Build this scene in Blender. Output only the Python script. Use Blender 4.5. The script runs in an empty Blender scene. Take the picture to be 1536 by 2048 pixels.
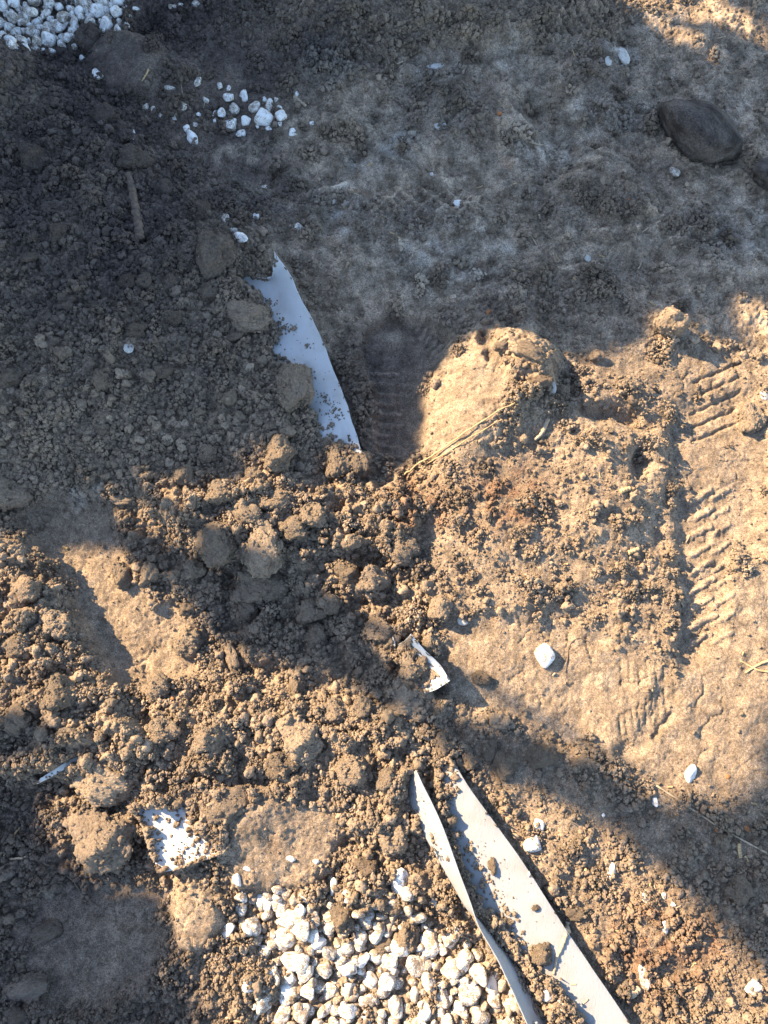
import bpy, bmesh, math, random
import numpy as np
from mathutils import Vector, Euler
from mathutils.bvhtree import BVHTree

random.seed(7); rng = np.random.default_rng(7)
scene = bpy.context.scene
C = scene.collection

# ------------------------------------------------------------------ camera
CAM_H = 1.0; PITCH = math.radians(75)
cam_data = bpy.data.cameras.new("camera"); cam = bpy.data.objects.new("camera", cam_data); C.objects.link(cam)
cam.location = (0, 0, CAM_H); cam.rotation_euler = (math.radians(15), 0, 0)
cam_data.sensor_fit = 'HORIZONTAL'; cam_data.sensor_width = 36; cam_data.lens = 36
cam_data.clip_start = 0.02; cam_data.clip_end = 500
scene.camera = cam

# ------------------------------------------------------------------ light
SUN_EL = math.radians(33); AZ = np.array([-0.866, 0.5])       # horizontal direction towards the sun
w = bpy.data.worlds.new("World"); scene.world = w; w.use_nodes = True
nt = w.node_tree; bg = nt.nodes["Background"]
sky = nt.nodes.new("ShaderNodeTexSky"); sky.sky_type = 'NISHITA'; sky.sun_disc = False
sky.sun_elevation = SUN_EL; sky.sun_rotation = math.atan2(AZ[0], AZ[1])
sky.air_density = 1.0; sky.dust_density = 0.4; sky.ozone_density = 0.8
nt.links.new(sky.outputs[0], bg.inputs[0]); bg.inputs[1].default_value = 0.12
sd = bpy.data.lights.new("sun", 'SUN'); sd.energy = 5.0; sd.angle = math.radians(0.53); sd.color = (1.0, 0.77, 0.49)
sun = bpy.data.objects.new("sun", sd); C.objects.link(sun)
to_sun = Vector((AZ[0]*math.cos(SUN_EL), AZ[1]*math.cos(SUN_EL), math.sin(SUN_EL))).normalized()
sun.rotation_euler = to_sun.to_track_quat('Z', 'Y').to_euler(); sun.location = to_sun*5
vs = scene.view_settings; vs.view_transform = 'Standard'; vs.look = 'None'; vs.gamma = 1.0
vs.use_curve_mapping = False; vs.exposure = 2.1

# ------------------------------------------------------------------ pixel <-> place
FY, FZ = math.cos(PITCH), -math.sin(PITCH)
UY, UZ = math.sin(PITCH), math.cos(PITCH)
def px2w(u, v, z=0.0):
    u = np.asarray(u, float); v = np.asarray(v, float)
    tx = (u-768)/1536; ty = (1024-v)/1536
    dy = FY+ty*UY; dz = FZ+ty*UZ
    d = (z-CAM_H)/dz
    return tx*d, dy*d, d                       # x, y, depth along the axis
def w2px(x, y, z=0.0):
    ry = y; rz = z-CAM_H
    d = ry*FY+rz*FZ; up = ry*UY+rz*UZ
    return 768+1536*x/d, 1024-1536*up/d

# ------------------------------------------------------------------ numpy noise
_t = np.random.default_rng(3)
G2 = _t.normal(size=(256, 256, 2)).astype(np.float32); G2 /= np.linalg.norm(G2, axis=2, keepdims=True)
W2 = _t.random((256, 256, 2)).astype(np.float32)
def perlin(x, y, s=0):
    x = x+s*17.31; y = y+s*9.77
    xi = np.floor(x).astype(np.int32); yi = np.floor(y).astype(np.int32)
    fx = (x-xi).astype(np.float32); fy = (y-yi).astype(np.float32)
    ux = fx*fx*fx*(fx*(fx*6-15)+10); uy = fy*fy*fy*(fy*(fy*6-15)+10)
    def g(a, b):
        t = G2[(xi+a) & 255, (yi+b) & 255]
        return t[..., 0]*(fx-a)+t[..., 1]*(fy-b)
    return ((g(0, 0)*(1-ux)+g(1, 0)*ux)*(1-uy)+(g(0, 1)*(1-ux)+g(1, 1)*ux)*uy)*1.4
def fbm(x, y, f, o=3, s=0):
    r = 0; a = 1.0
    for k in range(o):
        r = r+a*perlin(x*f, y*f, s+k*3); f *= 2.03; a *= 0.5
    return r
def worley(x, y, f, s=0):
    x = x*f+s*11.7; y = y*f+s*5.3
    xi = np.floor(x).astype(np.int32); yi = np.floor(y).astype(np.int32)
    f1 = np.full(x.shape, 9, np.float32); f2 = f1.copy(); idv = np.zeros(x.shape, np.float32)
    for a in (-1, 0, 1):
        for b in (-1, 0, 1):
            t = W2[(xi+a) & 255, (yi+b) & 255]
            d = np.sqrt((xi+a+t[..., 0]-x)**2+(yi+b+t[..., 1]-y)**2).astype(np.float32)
            nw = d < f1
            f2 = np.where(nw, f1, np.minimum(f2, d)); idv = np.where(nw, t[..., 0], idv); f1 = np.where(nw, d, f1)
    return f1, f2, idv
T3 = _t.random((64, 64, 64)).astype(np.float32)*2-1
def noise3(p, f, s=0):
    q = p*f+s*7.13; i = np.floor(q).astype(int); t = q-i; t = t*t*(3-2*t); r = 0
    for a in (0, 1):
        for b in (0, 1):
            for c in (0, 1):
                wgt = (t[:, 0] if a else 1-t[:, 0])*(t[:, 1] if b else 1-t[:, 1])*(t[:, 2] if c else 1-t[:, 2])
                r = r+wgt*T3[(i[:, 0]+a) & 63, (i[:, 1]+b) & 63, (i[:, 2]+c) & 63]
    return r

# ------------------------------------------------------------------ zone maps (3 px cells over the picture and a margin round it)
MS = 3; MU0, MV0 = -360, -360; MW, MH = 753, 923
mu = MU0+MS*np.arange(MW); mv = MV0+MS*np.arange(MH)
MUg, MVg = np.meshgrid(mu, mv, indexing='ij')
def inpoly(x, y, P):
    r = np.zeros(x.shape, bool); n = len(P)
    for i in range(n):
        (x1, y1), (x2, y2) = P[i], P[(i+1) % n]
        if y1 == y2: continue
        c = ((y1 > y) != (y2 > y)) & (x < (x2-x1)*(y-y1)/(y2-y1)+x1)
        r ^= c
    return r
def blur(m, px):
    k = max(1, int(round(px/MS/1.7)))
    for _ in range(3):
        for ax in (0, 1):
            p = np.pad(m, [(k+1, k) if a == ax else (0, 0) for a in (0, 1)], mode='edge')
            c = np.cumsum(p, axis=ax)
            n = m.shape[ax]
            m = (np.take(c, range(2*k+1, 2*k+1+n), axis=ax)-np.take(c, range(0, n), axis=ax))/(2*k+1)
    return m
WARP_U = 9*perlin(MUg/38., MVg/38., 41)+5*perlin(MUg/14., MVg/14., 43)
WARP_V = 9*perlin(MUg/38., MVg/38., 47)+5*perlin(MUg/14., MVg/14., 49)
def poly(P, b, warp=1.0):
    return blur(inpoly(MUg+WARP_U*warp, MVg+WARP_V*warp, P).astype(float), b)
def ell(u, v, a, b, bl, ang=0, warp=1.0):
    c, s = math.cos(ang), math.sin(ang)
    du = MUg+WARP_U*warp-u; dv = MVg+WARP_V*warp-v
    return blur(((((du*c+dv*s)/a)**2+((-du*s+dv*c)/b)**2) < 1).astype(float), bl)
def samp(m, u, v):
    a = np.clip((np.asarray(u)-MU0)/MS, 0, MW-1.001); b = np.clip((np.asarray(v)-MV0)/MS, 0, MH-1.001)
    i = a.astype(int); j = b.astype(int); fa = a-i; fb = b-j
    return (m[i, j]*(1-fa)+m[i+1, j]*fa)*(1-fb)+(m[i, j+1]*(1-fa)+m[i+1, j+1]*fa)*fb

P_BOOT = [(722, 690), (735, 655), (785, 632), (850, 640), (892, 665), (895, 700), (868, 745), (852, 800), (850, 900), (800, 925), (757, 900), (748, 800), (733, 740)]
P_BOOTL = [(60, 1010), (120, 985), (225, 1010), (240, 1110), (290, 1190), (340, 1215), (420, 1290), (395, 1345), (300, 1372), (238, 1372), (190, 1290), (120, 1160), (75, 1090)]
P_RSM = [(880, 1230), (1000, 1235), (1130, 1215), (1280, 1290), (1350, 1340), (1420, 1200), (1480, 1120), (1900, 1150), (1900, 1500), (1480, 1600), (1330, 1590), (1180, 1490), (1000, 1440), (900, 1380), (870, 1290)]
P_PLAT = [(850, 1130), (850, 960), (960, 880), (1090, 830), (1200, 770), (1330, 790), (1336, 1000), (1350, 1150), (1362, 1330), (1250, 1290), (1100, 1225), (880, 1230)]
P_TRACK = [(1343, 820), (1400, 800), (1500, 780), (1560, 900), (1520, 1080), (1470, 1130), (1440, 1250), (1400, 1330), (1365, 1345), (1350, 1100)]
P_HEAP = [(-400, 60), (0, 110), (170, 190), (330, 310), (420, 420), (500, 540), (570, 660), (600, 780), (660, 900), (620, 985), (260, 1000), (70, 985), (-400, 1030)]
P_MOUND = [(850, 900), (862, 790), (905, 715), (985, 664), (1062, 684), (1105, 735), (1090, 810), (1000, 880), (920, 930)]
P_LWALL = [(-400, 1030), (0, 1060), (75, 1095), (125, 1170), (190, 1290), (240, 1385), (300, 1480), (260, 1560), (80, 1540), (-400, 1500)]
P_CRUMB = [(240, 985), (480, 955), (720, 945), (850, 940), (860, 1130), (870, 1290), (900, 1400), (960, 1480), (880, 1540), (850, 1640), (900, 1760), (960, 1880), (900, 1880), (760, 1850), (600, 1790), (460, 1780), (330, 1740), (200, 1720), (100, 1640), (60, 1540), (-60, 1500), (-400, 1480), (-400, 1030), (0, 1060), (75, 1095), (125, 1170), (190, 1290), (240, 1385), (300, 1375), (420, 1290), (340, 1215), (240, 1110)]
P_PATCH = [(440, 1730), (500, 1610), (560, 1590), (690, 1640), (680, 1700), (620, 1760), (560, 1790), (470, 1770)]
P_SLAB = [(342, 1800), (372, 1772), (425, 1780), (448, 1830), (430, 1885), (390, 1905), (350, 1880)]
P_BL = [(60, 1800), (240, 1750), (340, 1735), (345, 1890), (330, 1960), (200, 2010), (60, 2000), (20, 1900)]
P_GRAV = [(470, 1790), (540, 1772), (640, 1800), (700, 1825), (780, 1800), (860, 1840), (930, 1860), (980, 1930), (1020, 1975), (1075, 2060), (1100, 2380), (540, 2380), (500, 2010), (550, 1960), (500, 1900)]
P_GRAVT = [(-380, -380), (300, -380), (262, 0), (258, 55), (215, 66), (170, 62), (152, 95), (110, 108), (20, 96), (-40, 70), (-380, 60)]
P_UR = [(560, 190), (800, 120), (1240, 60), (1900, -300), (1900, 720), (1536, 720), (1300, 690), (1100, 700), (980, 660), (860, 640), (740, 640), (690, 760), (600, 560), (500, 440), (400, 330), (330, 240), (440, 290)]

HT = np.zeros((MW, MH))
for m, a in ((poly(P_HEAP, 70), .030), (ell(120, 640, 300, 240, 90), .018), (poly(P_MOUND, 46), .046), (poly([(985, 675), (1065, 685), (1105, 735), (1080, 800), (1010, 770)], 11, 2.6), .017), (poly([(880, 930), (960, 850), (1040, 730), (1120, 720), (1250, 770), (1310, 1000), (1250, 1180), (900, 1180)], 70), .026),
             (poly(P_PLAT, 13, 2.6), .010), (poly(P_TRACK, 12, 2.6), -.009), (poly(P_LWALL, 16), .030),
             (poly([(260, 985), (480, 965), (700, 960), (850, 1010), (840, 1070), (660, 1100), (530, 1130), (390, 1090)], 26), .026),
             (ell(600, 1240, 210, 130, 60), -.012), (poly([(240, 1420), (560, 1400), (830, 1420), (860, 1520), (800, 1680), (620, 1600), (430, 1720), (280, 1640)], 40), .020),
             (poly(P_SLAB, 8), .014), (poly(P_BL, 24), -.008), (poly(P_GRAV, 30), -.016), (poly(P_GRAVT, 30), -.006),
             (ell(1215, 840, 62, 18, 9), -.024), (ell(1278, 860, 30, 14, 9), -.012), (ell(1268, 935, 20, 34, 9), -.020), (ell(1315, 1070, 12, 60, 8), -.008), (ell(1075, 1060, 10, 26, 8), -.008), (ell(968, 694, 12, 22, 7), -.020), (ell(972, 738, 9, 14, 6), -.014), (ell(1120, 770, 22, 16, 8), -.012), (ell(1130, 795, 20, 14, 8), -.010), (ell(257, 128, 76, 54, 18), .026), (ell(292, 55, 32, 26, 16), -.016), (ell(20, 150, 60, 50, 25), .024),
             (poly(P_BOOT, 5, .3), -.017), (poly(P_BOOTL, 8, .6), -.008), (poly(P_PATCH, 12), .006),
             (ell(1000, 1350, 150, 100, 80), .004), (ell(1150, 160, 140, 100, 60), .010), (ell(1050, 300, 120, 50, 40), -.008), (ell(860, 440, 140, 34, 18), .012),
             (ell(1230, 385, 90, 44, 20, .5), .020), (poly([(560, -360), (1250, -360), (1200, 40), (1000, 120), (900, 70), (760, 100), (600, 60)], 26, 2.5), .022), (ell(1000, 190, 26, 70, 18, -.5), .012), (ell(1040, 265, 60, 14, 10, .3), .010),
             (poly([(1250, 1790), (1275, 1780), (1262, 1950), (1240, 1960)], 10), -.010), (ell(1130, 1560, 150, 50, 40), .006),
             (poly([(1330, 1330), (1360, 1430), (1260, 1520), (1210, 1530), (1290, 1440)], 8), -.006)):
    HT += a*m
COMP = np.zeros((MW, MH))                                         # how firmly the soil is trodden
for m, a in ((poly(P_UR, 40), .80), (poly(P_BOOT, 10), 1), (poly(P_BOOTL, 14), .97), (poly(P_RSM, 30), .97), (poly([(850, 930), (855, 800), (890, 730), (960, 690), (1010, 700), (1010, 790), (970, 870), (900, 930)], 14), .98),
             (poly(P_PATCH, 16), .93), (poly(P_SLAB, 8), .95), (poly(P_BL, 24), .92), (ell(250, 118, 76, 56, 14), .95),
             (poly(P_TRACK, 16), .93), (poly(P_PLAT, 20), .58), (poly([(1110, 690), (1320, 690), (1900, 700), (1900, 1120), (1480, 1100), (1520, 860), (1340, 800), (1200, 765)], 20), .82), (poly([(560, 1040), (950, 1600), (1120, 1650), (1900, 1500), (1900, 2380), (1250, 2380), (960, 1600)], 30), .35),
             (poly([(900, 1430), (1120, 1490), (1330, 1590), (1900, 1600), (1900, 1750), (1330, 1760), (1000, 1610)], 30), .55),
             (ell(450, 150, 130, 70, 50), .55), (ell(560, 330, 150, 90, 50), .5), (ell(1450, 860, 70, 60, 30), .6), (ell(980, 1010, 90, 60, 30), .45)):
    COMP = np.maximum(COMP, a*m)
BROKEN = np.zeros((MW, MH))                                       # crumbs lying over trodden ground
for m in (ell(870, 210, 110, 60, 30), ell(1180, 130, 80, 60, 30), ell(1250, 230, 90, 50, 30), ell(1130, 400, 110, 40, 25), ell(840, 430, 130, 30, 20), ell(1270, 400, 60, 50, 25), ell(560, 400, 110, 50, 30),
          ell(720, 90, 140, 60, 40), ell(700, 800, 30, 140, 18), ell(1100, 600, 160, 50, 40), ell(930, 640, 60, 16, 12), ell(1420, 470, 70, 40, 30), ell(1150, 560, 200, 20, 18), ell(700, 420, 60, 40, 20)):
    BROKEN = np.maximum(BROKEN, m)

# ------------------------------------------------------------------ ground grid
STEP = 0.0018
xs = np.arange(-0.78, 0.7801, STEP); ys = np.arange(-0.47, 1.3001, STEP)
def grow(edge, sgn):
    out = []; d = STEP
    p = edge
    while abs(p) < 120:
        d *= 1.5; p = p+sgn*d; out.append(p)
    return np.array(out)
X1 = np.concatenate([grow(xs[0], -1)[::-1], xs, grow(xs[-1], 1)]); Y1 = np.concatenate([grow(ys[0], -1)[::-1], ys, grow(ys[-1], 1)])
ox, oy = len(grow(xs[0], -1)), len(grow(ys[0], -1))
X, Y = np.meshgrid(X1, Y1, indexing='ij')
inner = (np.abs(X) < 1.2) & (Y > -1) & (Y < 1.8)
U, V = w2px(np.clip(X, -1.5, 1.5), np.clip(Y, -1, 2.2))
comp = samp(COMP, U, V); broken = samp(BROKEN, U, V); loose = np.clip(1-comp, 0, 1)
Z = samp(HT, U, V)
far = np.clip((np.maximum(np.abs(X)-.8, np.maximum(Y-1.35, -.5-Y)))/.6, 0, 1)
Z = Z*(1-far)
Z += .007*fbm(X, Y, 9, 3, 1)+.0035*fbm(X, Y, 28, 2, 5)*(.45+.55*loose)
f1, f2, cid = worley(X+.004*perlin(X*90, Y*90, 3), Y+.004*perlin(X*90, Y*90, 4), 55, 2)
patchy = np.clip(.62+.9*fbm(X, Y, 11, 2, 23), .15, 1.15)
rough = np.clip((loose+.75*broken)*np.where(comp > .3, patchy, 1), 0, 1)
sz = samp(blur(inpoly(MUg, MVg, P_CRUMB).astype(float), 40), U, V)
q1, q2, qid = worley(X+.010*perlin(X*45, Y*45, 13), Y+.010*perlin(X*45, Y*45, 14), 34, 9)
Z += rough*(.35+.65*sz)*(.026*(qid-.45)*np.clip((q2-q1)*2.6, 0, 1)-.013*np.clip(perlin(X*38, Y*38, 17), 0, 1))
Z += rough*(.6+.6*sz)*(.0085*(cid-.5)*np.clip((f2-f1)*3.5, 0, 1)+.004*(.6-f1))
g1, g2, gid = worley(X+.0015*perlin(X*260, Y*260, 5), Y, 135, 3)
Z += rough*.0056*(.55-g1)*(1+gid)+rough*.0016*fbm(X, Y, 330, 1, 8)
h1, h2, hid = worley(X, Y, 240, 4)
Z += np.clip(rough+.25*broken, 0, 1)*.0022*(.5-h1)*(1+hid)
k1, k2, _ = worley(X+.01*perlin(X*40, Y*40, 6), Y+.01*perlin(X*40, Y*40, 7), 24, 6)
crack = np.clip(1-(k2-k1)/.05, 0, 1)*np.clip(perlin(X*14, Y*14, 9)*2.2+.1, 0, 1)
Z -= .0034*crack*comp
Z += comp*(.0016*fbm(X, Y, 60, 3, 12)+.0013*fbm(X, Y, 300, 1, 15))+samp(poly(P_UR, 40), U, V)*(.0060*fbm(X, Y, 20, 2, 27)+.0032*np.abs(fbm(X, Y, 70, 2, 29))+.0018*fbm(X, Y, 190, 2, 30))
pit = np.clip(perlin(X*55, Y*55, 21)-.45, 0, 1)*comp
Z -= .006*pit

edge = np.clip(np.maximum(np.abs(X)-.78, np.maximum(Y-1.30, -.47-Y))/.16, 0, 1)
Z = Z*(1-edge)+.02*edge*fbm(X, Y, .8, 2, 2)
def near(u0, u1, v0, v1):
    i0 = np.searchsorted(X1, -1.0); return (U > u0) & (U < u1) & (V > v0) & (V < v1) & inner
RIDGE = np.zeros(X.shape)
def bar(p, q, wd, dz, soft=3.0):
    """one ridge or groove pressed into the soil by a tread lug, from p to q"""
    global Z
    m = np.nonzero((U > min(p[0], q[0])-wd-8) & (U < max(p[0], q[0])+wd+8) & (V > min(p[1], q[1])-wd-8) & (V < max(p[1], q[1])+wd+8))
    if len(m[0]) == 0: return
    u = U[m]+3.5*perlin(U[m]/16, V[m]/16, 31); v = V[m]+3.5*perlin(U[m]/16, V[m]/16, 33)
    ax, ay = q[0]-p[0], q[1]-p[1]; L2 = ax*ax+ay*ay
    t = np.clip(((u-p[0])*ax+(v-p[1])*ay)/L2, 0, 1)
    d = np.hypot(u-p[0]-t*ax, v-p[1]-t*ay)
    k = np.clip((wd/2+soft-d)/(2*soft), 0, 1); k = k*k*(3-2*k)
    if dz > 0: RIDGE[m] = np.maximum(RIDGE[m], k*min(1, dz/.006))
    Z[m] += dz*k*(1-.45*np.abs(perlin(u/11, v/11, 35)))
for i, y in enumerate(np.arange(738, 912, 21)):                              # lugs of the shaded boot print
    bar((742+i*1.5, y), (796+12*math.sin(i*1.7), y+2+2*math.sin(i)), 8, .0052)
for a in range(7):
    t = a/6; x = 905-60*t; y = 700-64*t+30*t*(1-t)
    bar((x, y), (x-20+8*t, y+14+6*t), 7, .0048)
for i in range(9):                                                            # marks on the lit mound slope
    y = 742+i*20+7*math.sin(i*2.3); bar((860+6*(i % 2), y), (884+16*((i*7) % 3), y-4-4*(i % 3)), 3+i % 3, -.0022, 2)
for i in range(6):
    bar((945+i*16, 720+i*6), (930+i*16, 752+i*8), 4, -.0022)
for i in range(5):                                                            # crossing ridges of a tyre print
    bar((700+i*46, 385-i*3), (760+i*46, 432-i*2), 6, .0055); bar((742+i*44, 432), (800+i*44, 385-i*2), 5, .0055)
for i in range(6):
    for j in range(4):
        bar((1078+i*24, -8+j*24), (1094+i*24, 6+j*24), 9, -.0075, 2.5)
        bar((1090+i*24, 8+j*24), (1080+i*24, 20+j*24), 5, .0030, 2.5)
for i in range(5):
    bar((1392, 792-0+i*29-30), (1480, 754+i*29-30), 6, -.0048, 2.5)
for i in range(9):
    y = 985+i*36; bar((1385, y+16), (1424+6*(i % 2), y-8), 11, .0042, 2.5); bar((1430, y+10), (1462, y-10), 9, .0030, 2.5)
for i in range(7):                                                            # heel drags on the lit flat
    bar((1240+i*17, 1318+5*(i % 3)), (1243+i*17, 1372-9*(i % 2)), 4, -.0022, 2)
for i in range(8):
    bar((1238+i*13, 1430-8*i), (1242+i*13, 1475-7*i), 4, -.0026, 2)
for i in range(5):
    bar((1325+i*12, 420+i*10), (1310+i*12, 440+i*10), 5, -.0036, 2.5)
for i in range(6):
    bar((1190+18*i, 262+12*i), (1216+18*i, 285+9*i), 5, .003)
for i in range(6):
    bar((560+20*i, 60+6*(i % 2)), (590+20*i, 26), 6, .0035)
for p, q, w_, dz in (((1112, 262), (1190, 292), 14, -.009), ((1190, 292), (1245, 306), 12, -.008), ((1250, 308), (1310, 345), 10, -.005), ((1005, 215), (1060, 262), 10, .006), ((1060, 262), (1110, 345), 8, .005), ((985, 240), (1010, 300), 9, .006),
                     ((880, 360), (960, 350), 9, .005), ((600, 395), (690, 372), 10, .006), ((640, 100), (760, 118), 14, -.010), ((940, 92), (1030, 190), 12, -.007), ((1010, 300), (1090, 318), 8, -.005), ((1180, 470), (1330, 452), 10, .005), ((1040, 555), (1190, 530), 10, .006),
                     ((1290, 430), (1420, 470), 9, .006), ((900, 600), (1040, 585), 9, .005), ((1230, 560), (1330, 600), 12, -.005), ((700, 560), (740, 640), 8, .004)):
    bar(p, q, w_, dz, 5)
bar((1110, 1345), (1180, 1270), 2, -.0012, 2); bar((1342, 1430), (1312, 1475), 10, -.005, 4)
for p, q in (((1102, 1240), (1100, 1275)), ((1104, 1240), (1165, 1232)), ((1240, 1250), (1238, 1290)), ((935, 1260), (1000, 1290)), ((1170, 1278), (1186, 1330)), ((1030, 1225), (1040, 1260))):
    bar(p, q, 3, -.0032, 2)

# ------------------------------------------------------------------ white sheets: rows of (u, v, z) across, smoothed both ways
def crom(a, n):
    a = np.asarray(a, float); m = len(a); out = []
    for t in np.linspace(0, m-1-1e-6, n):
        i = int(t); f = t-i
        p0, p1, p2, p3 = a[max(i-1, 0)], a[i], a[min(i+1, m-1)], a[min(i+2, m-1)]
        out.append(.5*((2*p1)+(-p0+p2)*f+(2*p0-5*p1+4*p2-p3)*f*f+(-p0+3*p1-3*p2+p3)*f**3))
    return np.array(out)
def sheet(rows, nl, nw, wob=.0012, seed=1):
    R = np.array([[(*[float(c) for c in px2w(u, v, z)[:2]], z) for u, v, z in r] for r in rows])
    R = crom(R.reshape(len(rows), -1), nl).reshape(nl, len(rows[0]), 3)
    R = np.array([crom(r, nw) for r in R])
    R[..., 2] += wob*(perlin(R[..., 0]*22, R[..., 1]*22, seed)+.5*perlin(R[..., 0]*60, R[..., 1]*60, seed+2))
    R[..., 0] += .35*wob*perlin(R[..., 0]*50, R[..., 1]*50, seed+5)
    vs_ = R.reshape(-1, 3); fs = [(i*nw+j, i*nw+j+1, (i+1)*nw+j+1, (i+1)*nw+j) for i in range(nl-1) for j in range(nw-1)]
    return vs_, fs
A_Z = (.030, .020, .012, .007, .005)
def arow(p, zz=A_Z): return [(p[2*i], p[2*i+1], zz[i]) for i in range(5)]
SHEETS = {}
SHEETS['A'] = sheet([arow((548, 502, 549, 510, 549, 518, 547, 526, 546, 532), (.052, .048, .043, .038, .034)),
                     arow((565, 527, 559, 535, 553, 544, 546, 551, 538, 556), (.042, .034, .026, .020, .017)),
                     arow((584, 557, 565, 561, 545, 562, 520, 558, 490, 553), (.036, .024, .012, .007, .010)),
                     arow((602, 598, 575, 598, 548, 593, 515, 587, 474, 577), (.032, .020, .008, .005, .006)),
                     arow((640, 670, 605, 668, 570, 662, 530, 652, 480, 642)), arow((664, 732, 625, 731, 590, 727, 550, 717, 500, 702)),
                     arow((692, 805, 655, 806, 615, 803, 575, 796, 520, 782)), arow((712, 868, 680, 872, 645, 874, 605, 870, 560, 862)),
                     arow((730, 925, 700, 930, 670, 932, 640, 932, 600, 925))], 90, 30, .0028, seed=3)
BZ = (.008, .014, .018, .021, .021)
def brow(l, r, zz=BZ):
    f = (0, .3, .6, .9, 1.0); return [(l[0]+(r[0]-l[0])*k, l[1]+(r[1]-l[1])*k, z) for k, z in zip(f, zz)]
SHEETS['B'] = sheet([brow((858, 1512), (898, 1508), (0, .004, .006, .008, .006)), brow((868, 1540), (914, 1536)), brow((866, 1600), (950, 1592)), brow((874, 1660), (987, 1642)),
                     brow((912, 1760), (1050, 1731)), brow((965, 1870), (1119, 1839)), brow((1015, 1950), (1180, 1930)), brow((1095, 2060), (1262, 2050)), brow((1160, 2170), (1345, 2170)), brow((1240, 2300), (1430, 2300))], 110, 30, .0010, 7)
SHEETS['F'] = sheet([[(822, 1548, .010), (826, 1546, .020), (832, 1540, .030)], [(818, 1598, .008), (834, 1590, .022), (850, 1578, .036)], [(846, 1665, .008), (864, 1655, .024), (882, 1645, .040)],
                     [(890, 1742, .012), (903, 1738, .028), (915, 1735, .044)], [(934, 1818, .016), (938, 1812, .032), (941, 1806, .046)], [(975, 1855, .010), (966, 1855, .030), (958, 1854, .046)],
                     [(1028, 1918, .006), (1012, 1918, .026), (994, 1918, .046)], [(1072, 1988, .006), (1050, 1988, .026), (1026, 1986, .046)], [(1098, 2058, .006), (1078, 2056, .026), (1056, 2052, .046)], [(1160, 2180, .004), (1140, 2180, .024), (1115, 2180, .046)]], 110, 14, .0010, 11)
SHEETS['C'] = sheet([[(798, 1288, .016), (810, 1280, .032), (821, 1268, .052)], [(816, 1330, .014), (832, 1316, .026), (848, 1299, .046)], [(836, 1362, .012), (858, 1348, .022), (880, 1330, .044)], [(850, 1387, .018), (872, 1379, .030), (900, 1362, .046)]], 40, 14, .0012, 13)
SHEETS['D'] = sheet([[(74, 1568, .018), (77, 1563, .020), (80, 1557, .022)], [(108, 1551, .022), (110, 1544, .024), (112, 1537, .026)], [(138, 1534, .022), (141, 1526, .024), (143, 1518, .026)], [(170, 1523, .018), (174, 1514, .020), (177, 1507, .021)]], 30, 8, .0008, 17)
SHEETS['E'] = sheet([[(255, 1612, .014), (320, 1590, .012), (380, 1570, .014), (440, 1560, .014)], [(285, 1650, .013), (335, 1630, .012), (390, 1625, .013), (450, 1620, .016)], [(300, 1700, .014), (345, 1690, .013), (395, 1680, .014), (450, 1670, .018)], [(318, 1745, .018), (360, 1738, .017), (405, 1722, .017), (455, 1705, .018)]], 40, 40, .0015, 19)
BV = {k: BVHTree.FromPolygons([tuple(p) for p in v], f) for k, (v, f) in SHEETS.items()}
VIS = {'A': [(548, 500), (570, 525), (606, 590), (648, 670), (668, 730), (698, 805), (728, 905), (712, 908), (695, 885), (660, 880), (640, 868), (632, 830), (618, 812), (612, 740), (560, 735), (540, 705), (560, 665), (545, 640), (530, 610), (522, 592), (502, 580), (476, 568), (488, 550), (527, 560), (550, 545)],
       'B': [(890, 1524), (920, 1534), (992, 1640), (1056, 1730), (1126, 1838), (1188, 1930), (1270, 2050), (1360, 2200), (1300, 2200), (1205, 2120), (1160, 2020), (1130, 1990), (1116, 1960), (1070, 1938), (1045, 1900), (1016, 1862), (1002, 1835), (968, 1812), (944, 1765), (920, 1715), (906, 1660), (896, 1612), (880, 1560)],
       'C': [(818, 1268), (850, 1296), (884, 1328), (902, 1362), (855, 1392), (852, 1372), (880, 1352), (856, 1325), (836, 1305)],
       'D': [(76, 1566), (80, 1550), (114, 1528), (150, 1508), (172, 1506), (150, 1526), (112, 1550)],
       'E': [(272, 1625), (300, 1616), (345, 1620), (372, 1596), (372, 1640), (400, 1668), (432, 1690), (424, 1712), (385, 1722), (338, 1742), (318, 1725), (305, 1690), (310, 1660), (285, 1640)]}
for k in ('A', 'B', 'C', 'D', 'E', 'F'):
    vv = SHEETS[k][0]
    idx = np.nonzero((X > vv[:, 0].min()) & (X < vv[:, 0].max()) & (Y > vv[:, 1].min()) & (Y < vv[:, 1].max()))
    P = VIS.get(k)
    for i, j in zip(*idx):
        hit = BV[k].ray_cast(Vector((X[i, j], Y[i, j], .5)), Vector((0, 0, -1)))
        if hit[0] is None: continue
        z = hit[0].z
        if k == 'F': Z[i, j] = min(Z[i, j], z-.003); continue
        u, v = w2px(X[i, j], Y[i, j], z)
        wu = u+5*math.sin(v*.21+u*.07)+4*math.sin(v*.53-u*.31); wv = v+4*math.sin(u*.27)
        ins = bool(inpoly(np.array([wu]), np.array([wv]), P)[0])
        if ins: Z[i, j] = z-.005
        else: Z[i, j] = max(Z[i, j], z+{'B': .010, 'E': .009}.get(k, .004))

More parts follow.
